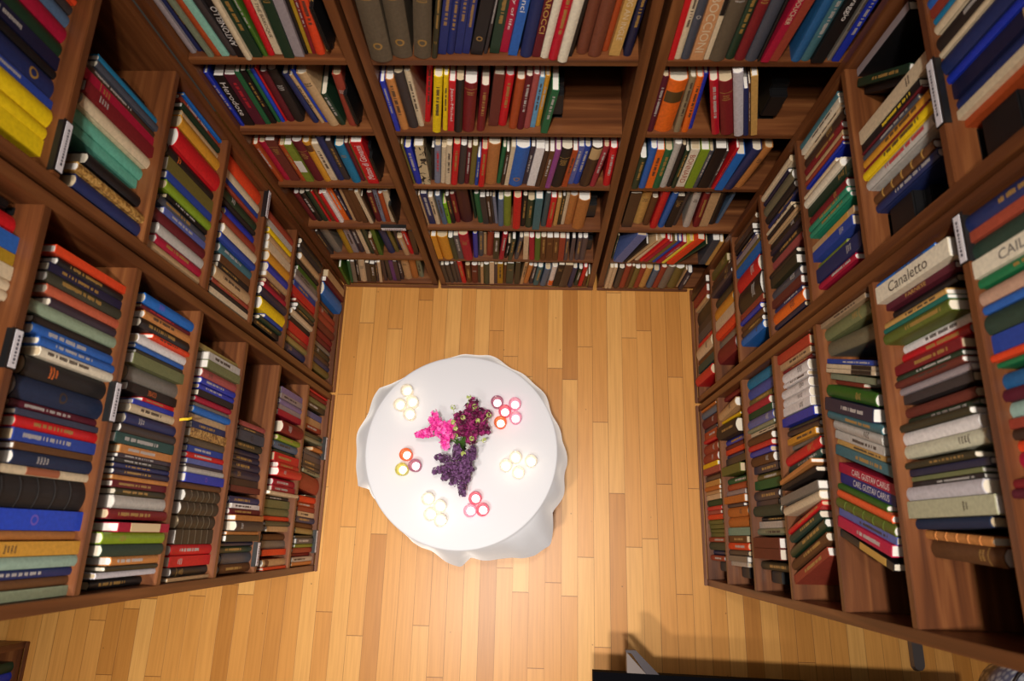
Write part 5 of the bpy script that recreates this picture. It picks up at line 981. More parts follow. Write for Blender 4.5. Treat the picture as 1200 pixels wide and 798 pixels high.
INK = {'w': plain('white_ink', (180, 172, 166), .5), 'g': plain('gilt', (164, 124, 62), .4), 'k': plain('dark_ink', (70, 54, 44), .6),
       'r': plain('red_ink', (190, 40, 50), .5), 'o': plain('orange_ink', (226, 110, 40), .5), 'y': plain('yellow_ink', (240, 206, 50), .5),
       'p': plain('purple_ink', (120, 80, 190), .5), 'm': plain('mauve_ink', (110, 90, 200), .5)}
INKN = {'white': 'W', 'gold': 'G', 'cream': 'c', 'black': 'k', 'orange': 'o', 'brick': 'b', 'grey': 'gr'}
INK['W'] = plain('white_title_ink', (236, 230, 226), .5); INK['G'] = plain('gold_title_ink', (212, 168, 84), .4)
INK['c'] = plain('cream_ink', (226, 204, 170), .5); INK['b'] = plain('brick_ink', (176, 84, 60), .5); INK['gr'] = plain('grey_ink', (112, 106, 104), .5)
LABC = {'blk': (28, 24, 24), 'white': (232, 228, 220), 'brown': (96, 54, 30), 'tan': (196, 164, 116), 'orange': (240, 110, 30), 'gold': (206, 160, 76), 'cream': (232, 206, 160), 'olive': (86, 64, 30), 'brick': (168, 96, 66), 'lilac': (160, 148, 152)}
LABM = {k: plain('spine_label_'+k, v, .5) for k, v in LABC.items()}
PAGES = [plain('page_block', c, .8, .1, noise=.05, scale=300) for c in ((236, 230, 222), (226, 214, 194), (208, 186, 152))]

def wood(name, axis, dark, mid, light, rough=.42, sc=1.0):
    m, N, Lk, P = new_mat(name)
    tc = N.new('ShaderNodeTexCoord'); mp = N.new('ShaderNodeMapping')
    s = [34*sc, 34*sc, 34*sc]; s[axis] = 1.6*sc; mp.inputs['Scale'].default_value = s
    oi = N.new('ShaderNodeObjectInfo'); ad = N.new('ShaderNodeVectorMath'); ad.operation = 'ADD'
    mu = N.new('ShaderNodeVectorMath'); mu.operation = 'SCALE'; mu.inputs[0].default_value = (7, 5, 9)
    Lk.new(oi.outputs['Random'], mu.inputs['Scale']); Lk.new(tc.outputs['Object'], ad.inputs[0]); Lk.new(mu.outputs[0], ad.inputs[1])
    Lk.new(ad.outputs[0], mp.inputs['Vector'])
    nz = N.new('ShaderNodeTexNoise'); nz.inputs['Scale'].default_value = 1; nz.inputs['Detail'].default_value = 8; nz.inputs['Distortion'].default_value = .6
    Lk.new(mp.outputs[0], nz.inputs['Vector'])
    Lk.new(ramp(N, Lk, nz.outputs['Fac'], [(.28, lin(dark)), (.5, lin(mid)), (.72, lin(light))]), P.inputs['Base Color'])
    P.inputs['Roughness'].default_value = rough; P.inputs['Specular IOR Level'].default_value = .4
    bp = N.new('ShaderNodeBump'); bp.inputs['Strength'].default_value = .08; Lk.new(nz.outputs['Fac'], bp.inputs['Height']); Lk.new(bp.outputs[0], P.inputs['Normal'])
    return m
WD = ((78, 41, 20), (108, 61, 31), (136, 84, 46))
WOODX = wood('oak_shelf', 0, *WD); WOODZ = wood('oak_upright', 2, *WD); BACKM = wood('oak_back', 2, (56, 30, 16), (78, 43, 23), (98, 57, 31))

def link(o, parent=None):
    COL.objects.link(o)
    if parent is not None: o.parent = parent
    return o
def tag(o, label=None, cat=None, group=None, kind=None):
    for k, v in (('label', label), ('category', cat), ('group', group), ('kind', kind)):
        if v: o[k] = v
    return o
def empty(name, loc=(0, 0, 0), rot=(0, 0, 0)):
    o = bpy.data.objects.new(name, None); o.empty_display_size = .05; o.location = loc; o.rotation_euler = rot
    return link(o)
class MB:
    def __init__(s): s.v = []; s.f = []; s.mi = []; s.sm = []
    def add(s, vs, fs, mi=0, M=None, smooth=False):
        o = len(s.v)
        s.v += [tuple(M @ Vector(p)) for p in vs] if M is not None else [tuple(p) for p in vs]
        s.f += [tuple(o+i for i in f) for f in fs]; s.mi += [mi]*len(fs); s.sm += [smooth]*len(fs)
    def box(s, a, b, mi=0, M=None):
        x0, y0, z0 = a; x1, y1, z1 = b
        s.add([(x0, y0, z0), (x1, y0, z0), (x1, y1, z0), (x0, y1, z0), (x0, y0, z1), (x1, y0, z1), (x1, y1, z1), (x0, y1, z1)],
              [(0, 3, 2, 1), (4, 5, 6, 7), (0, 1, 5, 4), (1, 2, 6, 5), (2, 3, 7, 6), (3, 0, 4, 7)], mi, M)
    def lathe(s, prof, n=24, mi=0, c=(0, 0, 0), smooth=True):
        vs = [(c[0]+r*math.cos(2*PI*i/n), c[1]+r*math.sin(2*PI*i/n), c[2]+z) for r, z in prof for i in range(n)]
        fs = [(j*n+i, j*n+(i+1) % n, (j+1)*n+(i+1) % n, (j+1)*n+i) for j in range(len(prof)-1) for i in range(n)]
        s.add(vs, fs, mi, None, smooth)
    def tube(s, pts, r, n=8, mi=0):
        pts = [Vector(p) for p in pts]; vs = []
        for i, p in enumerate(pts):
            d = (pts[min(i+1, len(pts)-1)]-pts[max(i-1, 0)]).normalized()
            a = d.orthogonal().normalized(); b = d.cross(a)
            rr = r[i] if isinstance(r, (list, tuple)) else r
            vs += [tuple(p+rr*(math.cos(2*PI*k/n)*a+math.sin(2*PI*k/n)*b)) for k in range(n)]
        fs = [(j*n+i, j*n+(i+1) % n, (j+1)*n+(i+1) % n, (j+1)*n+i) for j in range(len(pts)-1) for i in range(n)]
        fs += [tuple(range(n-1, -1, -1)), tuple((len(pts)-1)*n+i for i in range(n))]
        s.add(vs, fs, mi, None, True)
    def mesh(s, name, mats):
        me = bpy.data.meshes.new(name); me.from_pydata(s.v, [], s.f)
        for m in mats: me.materials.append(m)
        me.polygons.foreach_set('material_index', s.mi); me.polygons.foreach_set('use_smooth', s.sm)
        me.update(); return me
    def build(s, name, mats, parent=None):
        if not isinstance(mats, (list, tuple)): mats = [mats]
        return link(bpy.data.objects.new(name, s.mesh(name, mats)), parent)
def beveled(name, a, b, mat, parent, w=.002):
    """one board with softened arrises"""
    bm = bmesh.new(); bmesh.ops.create_cube(bm, size=1)
    for v in bm.verts: v.co = Vector([(a[i]+b[i])/2+v.co[i]*(b[i]-a[i]) for i in range(3)])
    bmesh.ops.bevel(bm, geom=bm.edges[:], offset=w, segments=2, affect='EDGES')
    me = bpy.data.meshes.new(name); bm.to_mesh(me); bm.free(); me.materials.append(mat)
    return link(bpy.data.objects.new(name, me), parent)

# ------------------------------------------------------------------ floor
def floor_material():
    m, N, Lk, P = new_mat('maple_strip_floor')
    g = N.new('ShaderNodeTexCoord'); sp = N.new('ShaderNodeSeparateXYZ'); Lk.new(g.outputs['Object'], sp.inputs[0])
    x = math_node(N, Lk, 'DIVIDE', math_node(N, Lk, 'SUBTRACT', sp.outputs[0], .1633), .0848)
    i = math_node(N, Lk, 'FLOOR', x); fx = math_node(N, Lk, 'FRACT', x)
    w1 = N.new('ShaderNodeTexWhiteNoise'); w1.noise_dimensions = '1D'; Lk.new(i, w1.inputs['W'])
    y = math_node(N, Lk, 'ADD', math_node(N, Lk, 'DIVIDE', sp.outputs[1], 1.15), math_node(N, Lk, 'MULTIPLY', w1.outputs['Value'], 7.3))
    j = math_node(N, Lk, 'FLOOR', y); fy = math_node(N, Lk, 'FRACT', y)
    cv = N.new('ShaderNodeCombineXYZ'); Lk.new(i, cv.inputs[0]); Lk.new(j, cv.inputs[1])
    w2 = N.new('ShaderNodeTexWhiteNoise'); w2.noise_dimensions = '2D'; Lk.new(cv.outputs[0], w2.inputs['Vector'])
    tone = ramp(N, Lk, w2.outputs['Value'], [(0, lin((184, 122, 54))), (.35, lin((206, 143, 70))), (.7, lin((215, 153, 79))), (1, lin((224, 168, 94)))])
    mp = N.new('ShaderNodeCombineXYZ')
    Lk.new(math_node(N, Lk, 'MULTIPLY', sp.outputs[0], 90), mp.inputs[0]); Lk.new(math_node(N, Lk, 'MULTIPLY', sp.outputs[1], 3.2), mp.inputs[1]); Lk.new(math_node(N, Lk, 'MULTIPLY', w2.outputs['Value'], 40), mp.inputs[2])
    nz = N.new('ShaderNodeTexNoise'); nz.inputs['Scale'].default_value = 1; nz.inputs['Detail'].default_value = 6; Lk.new(mp.outputs[0], nz.inputs['Vector'])
    gr = ramp(N, Lk, nz.outputs['Fac'], [(.25, (.80, .76, .72)), (.6, (1, 1, 1)), (.8, (1.0, 1.0, 1.0))])
    mx = N.new('ShaderNodeMix'); mx.data_type = 'RGBA'; mx.blend_type = 'MULTIPLY'; mx.inputs[0].default_value = .8; Lk.new(tone, mx.inputs[6]); Lk.new(gr, mx.inputs[7])
    # dark specks (nail holes, knots)
    vo = N.new('ShaderNodeTexVoronoi'); vo.inputs['Scale'].default_value = 9; vo.inputs['Randomness'].default_value = 1
    Lk.new(g.outputs['Object'], vo.inputs['Vector'])
    spk = math_node(N, Lk, 'LESS_THAN', vo.outputs['Distance'], .035)
    # seams
    ex = math_node(N, Lk, 'MINIMUM', fx, math_node(N, Lk, 'SUBTRACT', 1, fx)); ey = math_node(N, Lk, 'MINIMUM', fy, math_node(N, Lk, 'SUBTRACT', 1, fy))
    wv = math_node(N, Lk, 'MULTIPLY', w1.outputs['Value'], .012)
    gx = math_node(N, Lk, 'LESS_THAN', ex, math_node(N, Lk, 'ADD', wv, .006)); gy = math_node(N, Lk, 'LESS_THAN', ey, .0016)
    seam = math_node(N, Lk, 'MAXIMUM', gx, gy)
    dk = math_node(N, Lk, 'MAXIMUM', math_node(N, Lk, 'MULTIPLY', seam, .62), math_node(N, Lk, 'MULTIPLY', spk, .55))
    m2 = N.new('ShaderNodeMix'); m2.data_type = 'RGBA'; Lk.new(dk, m2.inputs[0]); Lk.new(mx.outputs[2], m2.inputs[6]); m2.inputs[7].default_value = (*lin((74, 40, 18)), 1)
    Lk.new(m2.outputs[2], P.inputs['Base Color'])
    P.inputs['Roughness'].default_value = .38; P.inputs['Specular IOR Level'].default_value = .35
    bp = N.new('ShaderNodeBump'); bp.inputs['Strength'].default_value = .25; bp.inputs['Distance'].default_value = .002
    Lk.new(math_node(N, Lk, 'SUBTRACT', 1, seam), bp.inputs['Height']); Lk.new(bp.outputs[0], P.inputs['Normal'])
    return m
fl = MB(); fl.box((-4.2, -3.2, -.05), (4.2, 2.6, 0))
tag(fl.build('floor', floor_material()), kind='structure')

# ------------------------------------------------------------------ bookcases
DEP = .315; TOP = 2.78; UP = .032; TH = .026
WALLROT = {'N': 0, 'W': PI/2, 'E': -PI/2}
def bookcase(label, wall, lo, hi, levels, trim=(0, 0)):
    """lo..hi: inside width along the wall; local x along the wall, front at local y 0"""
    w = (hi-lo); c = (lo+hi)/2
    loc = {'N': (c, YB, 0), 'W': (XL, c, 0), 'E': (XR, c, 0)}[wall]
    r = empty('bookcase', loc, (0, 0, WALLROT[wall]))
    tag(r, label, 'bookcase')
    h = w/2
    for s in (-1, 1):
        a, b = sorted((s*h, s*(h+UP)))
        beveled('upright', (a, 0, 0), (b, DEP, TOP), WOODZ, r)
    for z in levels:
        beveled('shelf', (-h+.0003, .001, z-TH), (h-.0003, DEP-.012, z), WOODX, r)
    beveled('top_board', (-h+.0003, .001, TOP-TH), (h-.0003, DEP-.012, TOP-.001), WOODX, r)
    beveled('back_panel', (-h+.0003, DEP-.0115, .002), (h-.0003, DEP-.001, TOP-.002), BACKM, r, .001)
    beveled('base_trim', (-h-UP+trim[0], -.015, 0), (h+UP-trim[1], -.0005, .0185), WOODX, r, .003)
    return r
B = BAYS
Zs = lambda d: [d[k] for k in (1, 2, 3, 4, 5, 6, 7)]
bookcase('wooden bookcase at back, leftmost of three, dark ended with antique-looking cream book', 'N', *B['L'], Zs(ZB), (.018, 0))
bookcase('wooden bookcase at the middle of the back wall, facing the round table', 'N', *B['C'], Zs(ZB))
bookcase('wooden bookcase at the back holding the thick orange book with a brown band', 'N', *B['R'], Zs(ZB), (0, .345))
bookcase('wooden bookcase in the far left corner, with mint green books on an upper shelf', 'W', *B['A'], Zs(ZL), (0, .0))
bookcase('wooden bookcase left of the table, with three empty spaces beside its shelves', 'W', *B['B'], Zs(ZL))
bookcase('wooden bookcase in the far right corner, with emerald green books', 'E', *B['E'], Zs(ZR))
bookcase('wooden bookcase right of the table, with the row of white matching volumes', 'E', *B['F'], Zs(ZR))
fb = bookcase('dark wooden bookcase beyond the near left one, standing in the next aisle', 'W', -1.52, -.62, [.045, .42, .80, 1.18, 1.56, 1.95, 2.345])
fb.location.x = -2.60

# ------------------------------------------------------------------ books
NA = 8
def bulge_of(t, flat): return .0006 if flat else min(.011, .2*t)
def prof(x, t, bl):
    q = 2*x/t
    return bl*min(1, q*q)
def book_cover(mb, t, h, d, flat, mi, M=None):
    bl = bulge_of(t, flat); th = min(.0026, t*.16)
    xs = [-t/2+t*i/NA for i in range(NA+1)]
    outer = [(-t/2, d), (-t/2, bl+.009), (-t/2+.0011, bl+.005)]+[(x, prof(x, t, bl)) for x in xs]+[(t/2-.0011, bl+.005), (t/2, bl+.009), (t/2, d)]
    if flat: outer = [(-t/2, d), (-t/2, bl+.009), (-t/2, bl+.005)]+[(x, prof(x, t, bl)) for x in xs]+[(t/2, bl+.005), (t/2, bl+.009), (t/2, d)]
    k = (t-2*th)/t
    inner = [(-t/2+th, d), (-t/2+th, bl+.009), (-t/2+th, bl+.005+th)]+[(x*k, prof(x, t, bl)+th) for x in xs]+[(t/2-th, bl+.005+th), (t/2-th, bl+.009), (t/2-th, d)]
    n = len(outer)
    vs = [(x, y, 0) for x, y in outer]+[(x, y, h) for x, y in outer]+[(x, y, 0) for x, y in inner]+[(x, y, h) for x, y in inner]
    fs = []
    for i in range(n-1):
        fs += [(i, i+1, n+i+1, n+i), (2*n+i+1, 2*n+i, 3*n+i, 3*n+i+1), (n+i, n+i+1, 3*n+i+1, 3*n+i), (i+1, i, 2*n+i, 2*n+i+1)]
    fs += [(n-1, 3*n-1, 4*n-1, 2*n-1), (0, n, 3*n, 2*n)]
    mb.add(vs, fs, mi, M)
def book_pages(mb, t, h, d, flat, mi, M=None):
    bl = bulge_of(t, flat); th = min(.0026, t*.16)+.0002
    ov = .0004 if flat else .0035
    k = (t-2*th)/t
    xs = [(-t/2+t*i/4)*k for i in range(5)]
    fr = [(x, prof(x/k, t, bl)+th+.0008) for x in xs]
    ring = fr+[(t/2*k, d-ov-.001), (-t/2*k, d-ov-.001)]
    n = len(ring); z0 = .0025 if not flat else .0003
    vs = [(x, y, z0) for x, y in ring]+[(x, y, h-ov) for x, y in ring]
    fs = [(i, (i+1) % n, n+(i+1) % n, n+i) for i in range(n)]+[tuple(range(n-1, -1, -1)), tuple(range(n, 2*n))]
    mb.add(vs, fs, mi, M)
def strip(mb, t, flat, x0, x1, z0, z1, off, mi, M=None):
    bl = bulge_of(t, flat); x0, x1 = max(x0, -t/2+.0002), min(x1, t/2-.0002)
    n = max(1, min(NA, int((x1-x0)/t*NA+.5)))
    xs = [x0+(x1-x0)*i/n for i in range(n+1)]
    vs = [(x, prof(x, t, bl)-off, z0) for x in xs]+[(x, prof(x, t, bl)-off, z1) for x in xs]
    vs += [(x, prof(x, t, bl)+.0006, z0) for x in xs]+[(x, prof(x, t, bl)+.0006, z1) for x in xs]
    m = n+1
    fs = [(i, i+1, m+i+1, m+i) for i in range(n)]+[(m+i, m+i+1, 3*m+i+1, 3*m+i) for i in range(n)]+[(i+1, i, 2*m+i, 2*m+i+1) for i in range(n)]
    fs += [(0, m, 3*m, 2*m), (n, 2*m+n, 3*m+n, m+n)]
    mb.add(vs, fs, mi, M)
def lettering(mb, t, h, flat, kind, mi, seed, M=None):
    """rows of small strokes standing for lettering too small to read"""
    R = random.Random(seed)
    if t > .030 and R.random() < .75:
        zc = h*(.70+.12*R.random()); wd = t*.62
        for row in range(R.choice((2, 3, 3, 4))):
            z = zc-row*.0105; x = -wd/2*(.6+.4*R.random()); xe = -x
            while x < xe:
                l = .002+.002*R.random(); strip(mb, t, flat, x, min(x+l, xe), z, z+.004+.002*R.random(), .0004, mi, M); x += l+.0014
        if kind == 'g' and R.random() < .6:
            for z in (zc+.018,): strip(mb, t, flat, -t*.48, t*.48, z, z+.0016, .0004, mi, M)
    else:
        z = h*(.30+.1*R.random()); ze = h*(.80+.1*R.random()); hw = min(.0055, t*.19)
        while z < ze:
            l = .0024+.0028*R.random(); a = hw*(.6+.4*R.random())
            strip(mb, t, flat, -a, hw, z, z+l, .0004, mi, M); z += l+(.0016 if R.random() < .8 else .008)
def emblem(mb, t, h, flat, mi, M=None, zc=None):
    r = min(.014, t*.27); zc = zc or h*.2; n = 16; bl = bulge_of(t, flat)
    vs = []
    for rr in (r, r*.62):
        for k in range(n):
            x = rr*math.cos(2*PI*k/n); vs.append((x, prof(x, t, bl)-.0005, zc+rr*1.05*math.sin(2*PI*k/n)))
    mb.add(vs, [(k, (k+1) % n, n+(k+1) % n, n+k) for k in range(n)], mi, M)
TXT = {}
def text_points(body):
    if body in TXT: return TXT[body]
    cu = bpy.data.curves.new('spine_text', 'FONT'); cu.body = body; cu.size = 1; cu.resolution_u = 3
    o = bpy.data.objects.new('spine_text', cu); COL.objects.link(o)
    dg = bpy.context.evaluated_depsgraph_get(); me = bpy.data.meshes.new_from_object(o.evaluated_get(dg))
    vs = [tuple(v.co) for v in me.vertices]; fs = [tuple(p.vertices) for p in me.polygons]
    bpy.data.objects.remove(o); bpy.data.meshes.remove(me); bpy.data.curves.remove(cu)
    x0 = min(v[0] for v in vs); x1 = max(v[0] for v in vs); y0 = min(v[1] for v in vs); y1 = max(v[1] for v in vs)
    TXT[body] = ([((v[0]-x0)/(x1-x0), (v[1]-y0)/(y1-y0)) for v in vs], fs, (x1-x0)/(y1-y0))
    return TXT[body]
FRAC = {'NYA': (.66, .95, .4), 'Da Vinci': (.55, .97, .55), 'a study of life': (.3, .95, .45), 'BOCCIONI': (.10, .72, .62), 'BAROCCI': (.30, .78, .6), 'Canaletto': (.20, .74, .62), 'CARL GUSTAV CARUS': (.26, .90, .6), 'CAILLEBOTTE': (.25, .92, .55), 'Matteo di Giovanni': (.12, .93, .6),
        'ANTONELLO': (.15, .62, .8), 'BONNARD': (.12, .86, .62), 'PAINTING AN INGLE': (.2, .95, .5), 'ALBERT BOUCHER': (.45, .95, .6), 'Caravaggio': (.5, .92, .5), 'GOMBE': (.45, .62, .6), 'FARNESE': (.32, .62, .55)}
def title(mb, t, h, flat, body, dirn, mi, M=None):
    pts, fs, asp = text_points(body); bl = bulge_of(t, flat)
    a, b, wfr = FRAC.get(body, (.22, .88, .55))
    z0, z1 = a*h, b*h; wd = min(t*wfr, (z1-z0)/asp*1.6)
    vs = []
    for u, v in pts:
        if dirn == 'd': x = (v-.5)*wd; z = z1-u*(z1-z0)      # reads downwards: glyph tops to the right
        else: x = (.5-v)*wd; z = z0+u*(z1-z0)
        vs.append((x, prof(x, t, bl)-.0006, z))
    mb.add(vs, fs, mi, M)
def book_bits(rec):
    """-> list of (part name, builder, material)"""
    wall, pos, sb, z, t, h, d, lean, code, marks = rec[:10]
    sd = zlib.crc32(repr(rec[:8]).encode())
    flat = ((sd % 100) < 34 and t < .05) or 'T:' in marks
    if 'm:-' in marks and t > .05: flat = False
    out = []
    mk = marks.split()
    if not mk and (sd >> 8) % 100 < 22:
        dark = sum(PAL[code]) < 330
        mk = ['m:g' if dark and (sd >> 12) % 2 else ('m:w' if dark else 'm:k')]
    for m in mk:
        if m.startswith('m:') and m[2] != '-':
            out.append(('lettering', (lambda mb, mi, M=None, k=m[2]: lettering(mb, t, h, flat, k, mi, sd, M)), INK[m[2]]))
        elif m.startswith('T:'):
            body, c, dr = m[2:].split('/'); body = body.replace('_', ' ')
            out.append(('title', (lambda mb, mi, M=None: title(mb, t, h, flat, body, dr, mi, M)), INK[INKN[c]]))
        elif m.startswith('e:'):
            out.append(('emblem', (lambda mb, mi, M=None, k=m[2]: emblem(mb, t, h, flat, mi, M, h*(.2 if k == 'g' else .5))), INK[m[2]]))
        elif m.startswith('L:'):
            lo, hi = {'lilac': (0, 1), 'olive': (.60, .80), 'orange': (.02, .28), 'tan': (.72, .97), 'blk': (.55, .93), 'brick': (.34, .68), 'cream': (.2, .78), 'white': (.28, .58), 'brown': (.78, .93), 'gold': (.40, .88)}[m[2:]]
            out.append(('spine_label', (lambda mb, mi, M=None, a=lo, b=hi: strip(mb, t, flat, -t*.47, t*.47, a*h, b*h, .0007, mi, M)), LABM[m[2:]]))
        elif m.startswith('bands'):
            mt = INK['g'] if m == 'bands2' else cover_mat(code)
            for k in range(1, 6):
                out.append(('spine_band', (lambda mb, mi, M=None, zz=h*k/6: strip(mb, t, flat, -t/2, t/2, zz-.0025, zz+.0025, .0016, mi, M)), mt))
    return flat, PAGES[0 if sd % 10 < 5 else 1 if sd % 10 < 8 else 2], out
def book_matrix(rec):
    wall, pos, sb, z, t, h, d, lean = rec[:8]
    w = 'NWE'[wall]
    base = {'N': Vector((pos, YB+sb, z)), 'W': Vector((XL-sb, pos, z)), 'E': Vector((XR+sb, pos, z))}[w]
    M = Matrix.Translation(base+Vector((0, 0, .0006))) @ Matrix.Rotation(WALLROT[w], 4, 'Z')
    if lean:
        e = t/2 if lean > 0 else -t/2
        # t is the true thickness; the foot print on the shelf is t/cos
        shift = (t/math.cos(lean)-t)/2*(1 if lean > 0 else -1)
        M = M @ Matrix.Translation((e+shift*0, 0, 0)) @ Matrix.Rotation(lean, 4, 'Y') @ Matrix.Translation((-e, 0, 0))
    return M
RIBB = plain('red_ribbon', (190, 36, 40), .6)
for rec in BOOKS:
    wall, pos, sb, z, t, h, d, lean, code, marks, label, group = rec
    flat, pg, bits = book_bits(rec)
    r = empty('book'); r.matrix_world = book_matrix(rec)
    tag(r, label, 'book', group)
    mb = MB(); book_cover(mb, t, h, d, flat, 0); mb.build('cover', cover_mat(code), r)
    mb = MB(); book_pages(mb, t, h, d, flat, 0); mb.build('page_block', pg, r)
    for nm, fn, mt in bits:
        mb = MB(); fn(mb, 0); o = mb.build(nm, mt, r)
    if code == 'navy' and group.startswith('books on the back left') and abs(z-1.183) < .01:
        mb = MB(); mb.add([(-.002, -.0015, .02), (.002, -.0015, .02), (.006, -.024, .0), (.001, -.024, 0), (.024, -.026, -.075), (.018, -.026, -.078)], [(0, 1, 2, 3), (3, 2, 4, 5)]); mb.build('ribbon', cover_mat('navy'), r)['label'] = 'dark navy ribbon hanging over the shelf edge'
    if 'L2' in marks:
        for k in range(5):
            Rk = random.Random(k); x = -t/2+t*(k+.5)/5; z0 = h*(.95-.12*k)
            mb = MB(); mb.tube([(x, -.001, z0), (x+.003, -.012, z0-.012), (x+.001*k, -.016, z0-.05), (x+.004, -.014, z0-.075-.01*k)], .0019, 6); mb.build('ribbon', RIBB, r)['label'] = 'red ribbon marker'
big = MB(); mats = []; idx = {}
def mid(m):
    if m.name not in idx: idx[m.name] = len(mats); mats.append(m)
    return idx[m.name]
for rec in MORE:
    wall, pos, sb, z, t, h, d, lean, code, marks = rec
    flat, pg, bits = book_bits(rec); M = book_matrix(rec)
    book_cover(big, t, h, d, flat, mid(cover_mat(code)), M); book_pages(big, t, h, d, flat, mid(pg), M)
    for nm, fn, mt in bits: fn(big, mid(mt), M)
# a few books on the shelves of the bookcase in the next aisle
R = random.Random(5)
for z in (.045, .42, .80):
    y = -1.45
    while y < -.68:
        t = .02+.03*R.random(); h = .24+.07*R.random(); code = R.choice(['royal', 'blue', 'red', 'maroon', 'tan', 'navy', 'dgreen', 'brown', 'royal'])
        M = Matrix.Translation((-2.615, y+t/2, z+.0006)) @ Matrix.Rotation(PI/2, 4, 'Z')
        book_cover(big, t, h, .2, False, mid(cover_mat(code)), M); book_pages(big, t, h, .2, False, mid(PAGES[1]), M); y += t+.001
o = big.build('books', mats)
tag(o, 'many smaller looking cloth and paper bound books filling the remaining lower shelves', 'books', None, 'stuff')

# red ribbon markers hanging from the black volume, kept with the shelf of books
# ------------------------------------------------------------------ shelf label holders and bookends
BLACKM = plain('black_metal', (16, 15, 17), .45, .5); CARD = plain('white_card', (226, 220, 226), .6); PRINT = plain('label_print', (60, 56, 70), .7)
LABTXT = ['black holder with white card clipped to shelf above the mint green books', 'black holder with white card in front of the big black and navy volumes', 'black holder with white card at the frame edge above the red and blue books',
          'black holder with white card on the shelf edge beside the red ribbons', 'black holder with white card low on shelf near the grey gilt lettered book', 'black holder with white card on bottom shelf beneath dark slate books',
          'black holder with white card on bottom shelf nearest the floor end', 'black holder with printed white card beside the golden tan and navy books', 'black holder with white card at the top corner beside the blue books', 'black holder with pale card on the back shelf edge below the cream book']
for (wi, p, z, w), lt in zip(LABELS, LABTXT):
    wl = 'NWE'[wi]; loc = {'N': (p, YB, z), 'W': (XL, p, z), 'E': (XR, p, z)}[wl]
    r = empty('shelf_label', loc, (0, 0, WALLROT[wl])); tag(r, lt, 'shelf label', 'label holders on the shelf edges')
    mb = MB(); mb.box((-w/2, -.0035, -TH+.001), (w/2, .0, .0008)); mb.box((-w/2, -.0035, .0006), (w/2, .016, .0022)); mb.box((-w/2, -.0035, .0022), (w/2, -.002, .008)); mb.build('holder', BLACKM, r)
    mb = MB(); mb.box((-w/2+.003, -.0046, -TH+.004), (w/2-.003, -.0034, -.001)); mb.build('card', CARD, r)
    mb = MB(); Rr = random.Random(wi*7+int(p*100)); x = -w*.36
    while x < w*.36:
        l = .003+.005*Rr.random(); mb.box((x, -.0049, -.016), (x+l, -.0045, -.010)); x += l+.003
    mb.build('print', PRINT, r)
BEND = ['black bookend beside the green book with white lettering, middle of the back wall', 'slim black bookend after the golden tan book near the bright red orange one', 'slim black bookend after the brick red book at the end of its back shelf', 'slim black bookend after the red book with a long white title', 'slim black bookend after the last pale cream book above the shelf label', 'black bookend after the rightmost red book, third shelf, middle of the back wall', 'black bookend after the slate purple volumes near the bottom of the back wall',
        'black bookend after the golden tan book under the tall back shelf', 'black bookend, widened to stand in for shade, below the rust orange book, top corner', 'black bookend, widened to stand in for shade, below the brown gilt ribbed book',
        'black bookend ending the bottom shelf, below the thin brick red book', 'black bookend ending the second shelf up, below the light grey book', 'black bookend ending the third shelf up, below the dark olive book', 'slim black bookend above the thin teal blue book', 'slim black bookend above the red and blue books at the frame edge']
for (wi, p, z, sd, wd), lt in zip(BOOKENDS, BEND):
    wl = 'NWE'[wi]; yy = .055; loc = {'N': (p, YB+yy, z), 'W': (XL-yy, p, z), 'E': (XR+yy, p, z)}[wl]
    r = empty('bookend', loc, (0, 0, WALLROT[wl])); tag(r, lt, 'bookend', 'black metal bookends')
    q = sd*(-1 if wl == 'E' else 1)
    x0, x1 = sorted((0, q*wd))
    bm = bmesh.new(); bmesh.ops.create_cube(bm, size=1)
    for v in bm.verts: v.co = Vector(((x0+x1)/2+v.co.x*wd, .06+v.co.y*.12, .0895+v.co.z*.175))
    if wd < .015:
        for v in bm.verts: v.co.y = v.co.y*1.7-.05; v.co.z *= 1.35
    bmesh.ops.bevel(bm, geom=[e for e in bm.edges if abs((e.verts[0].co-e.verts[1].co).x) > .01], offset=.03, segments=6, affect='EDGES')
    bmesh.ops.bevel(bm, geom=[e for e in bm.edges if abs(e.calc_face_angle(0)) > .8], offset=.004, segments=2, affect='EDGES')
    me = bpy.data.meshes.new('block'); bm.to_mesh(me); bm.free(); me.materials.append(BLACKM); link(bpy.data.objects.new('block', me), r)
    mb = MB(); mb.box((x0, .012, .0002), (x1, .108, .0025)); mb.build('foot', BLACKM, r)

r = empty('bookmark', (XL, MARKER[0], 1.578), (0, 0, PI/2)); tag(r, 'yellow ribbon marker curling over the shelf edge beside the cream and navy books', 'bookmark')
mb = MB(); pts = [(-.004, .012, .0008), (-.002, -.004, .0016), (.0, -.012, -.008), (.006, -.016, -.022), (.010, -.012, -.036)]
for (x0, y0, z0), (x1, y1, z1) in zip(pts, pts[1:]): mb.add([(x0-.004, y0, z0), (x0+.004, y0, z0), (x1+.004, y1, z1), (x1-.004, y1, z1)], [(0, 1, 2, 3)])
mb.build('ribbon', plain('yellow_ribbon', (232, 196, 40), .6), r)

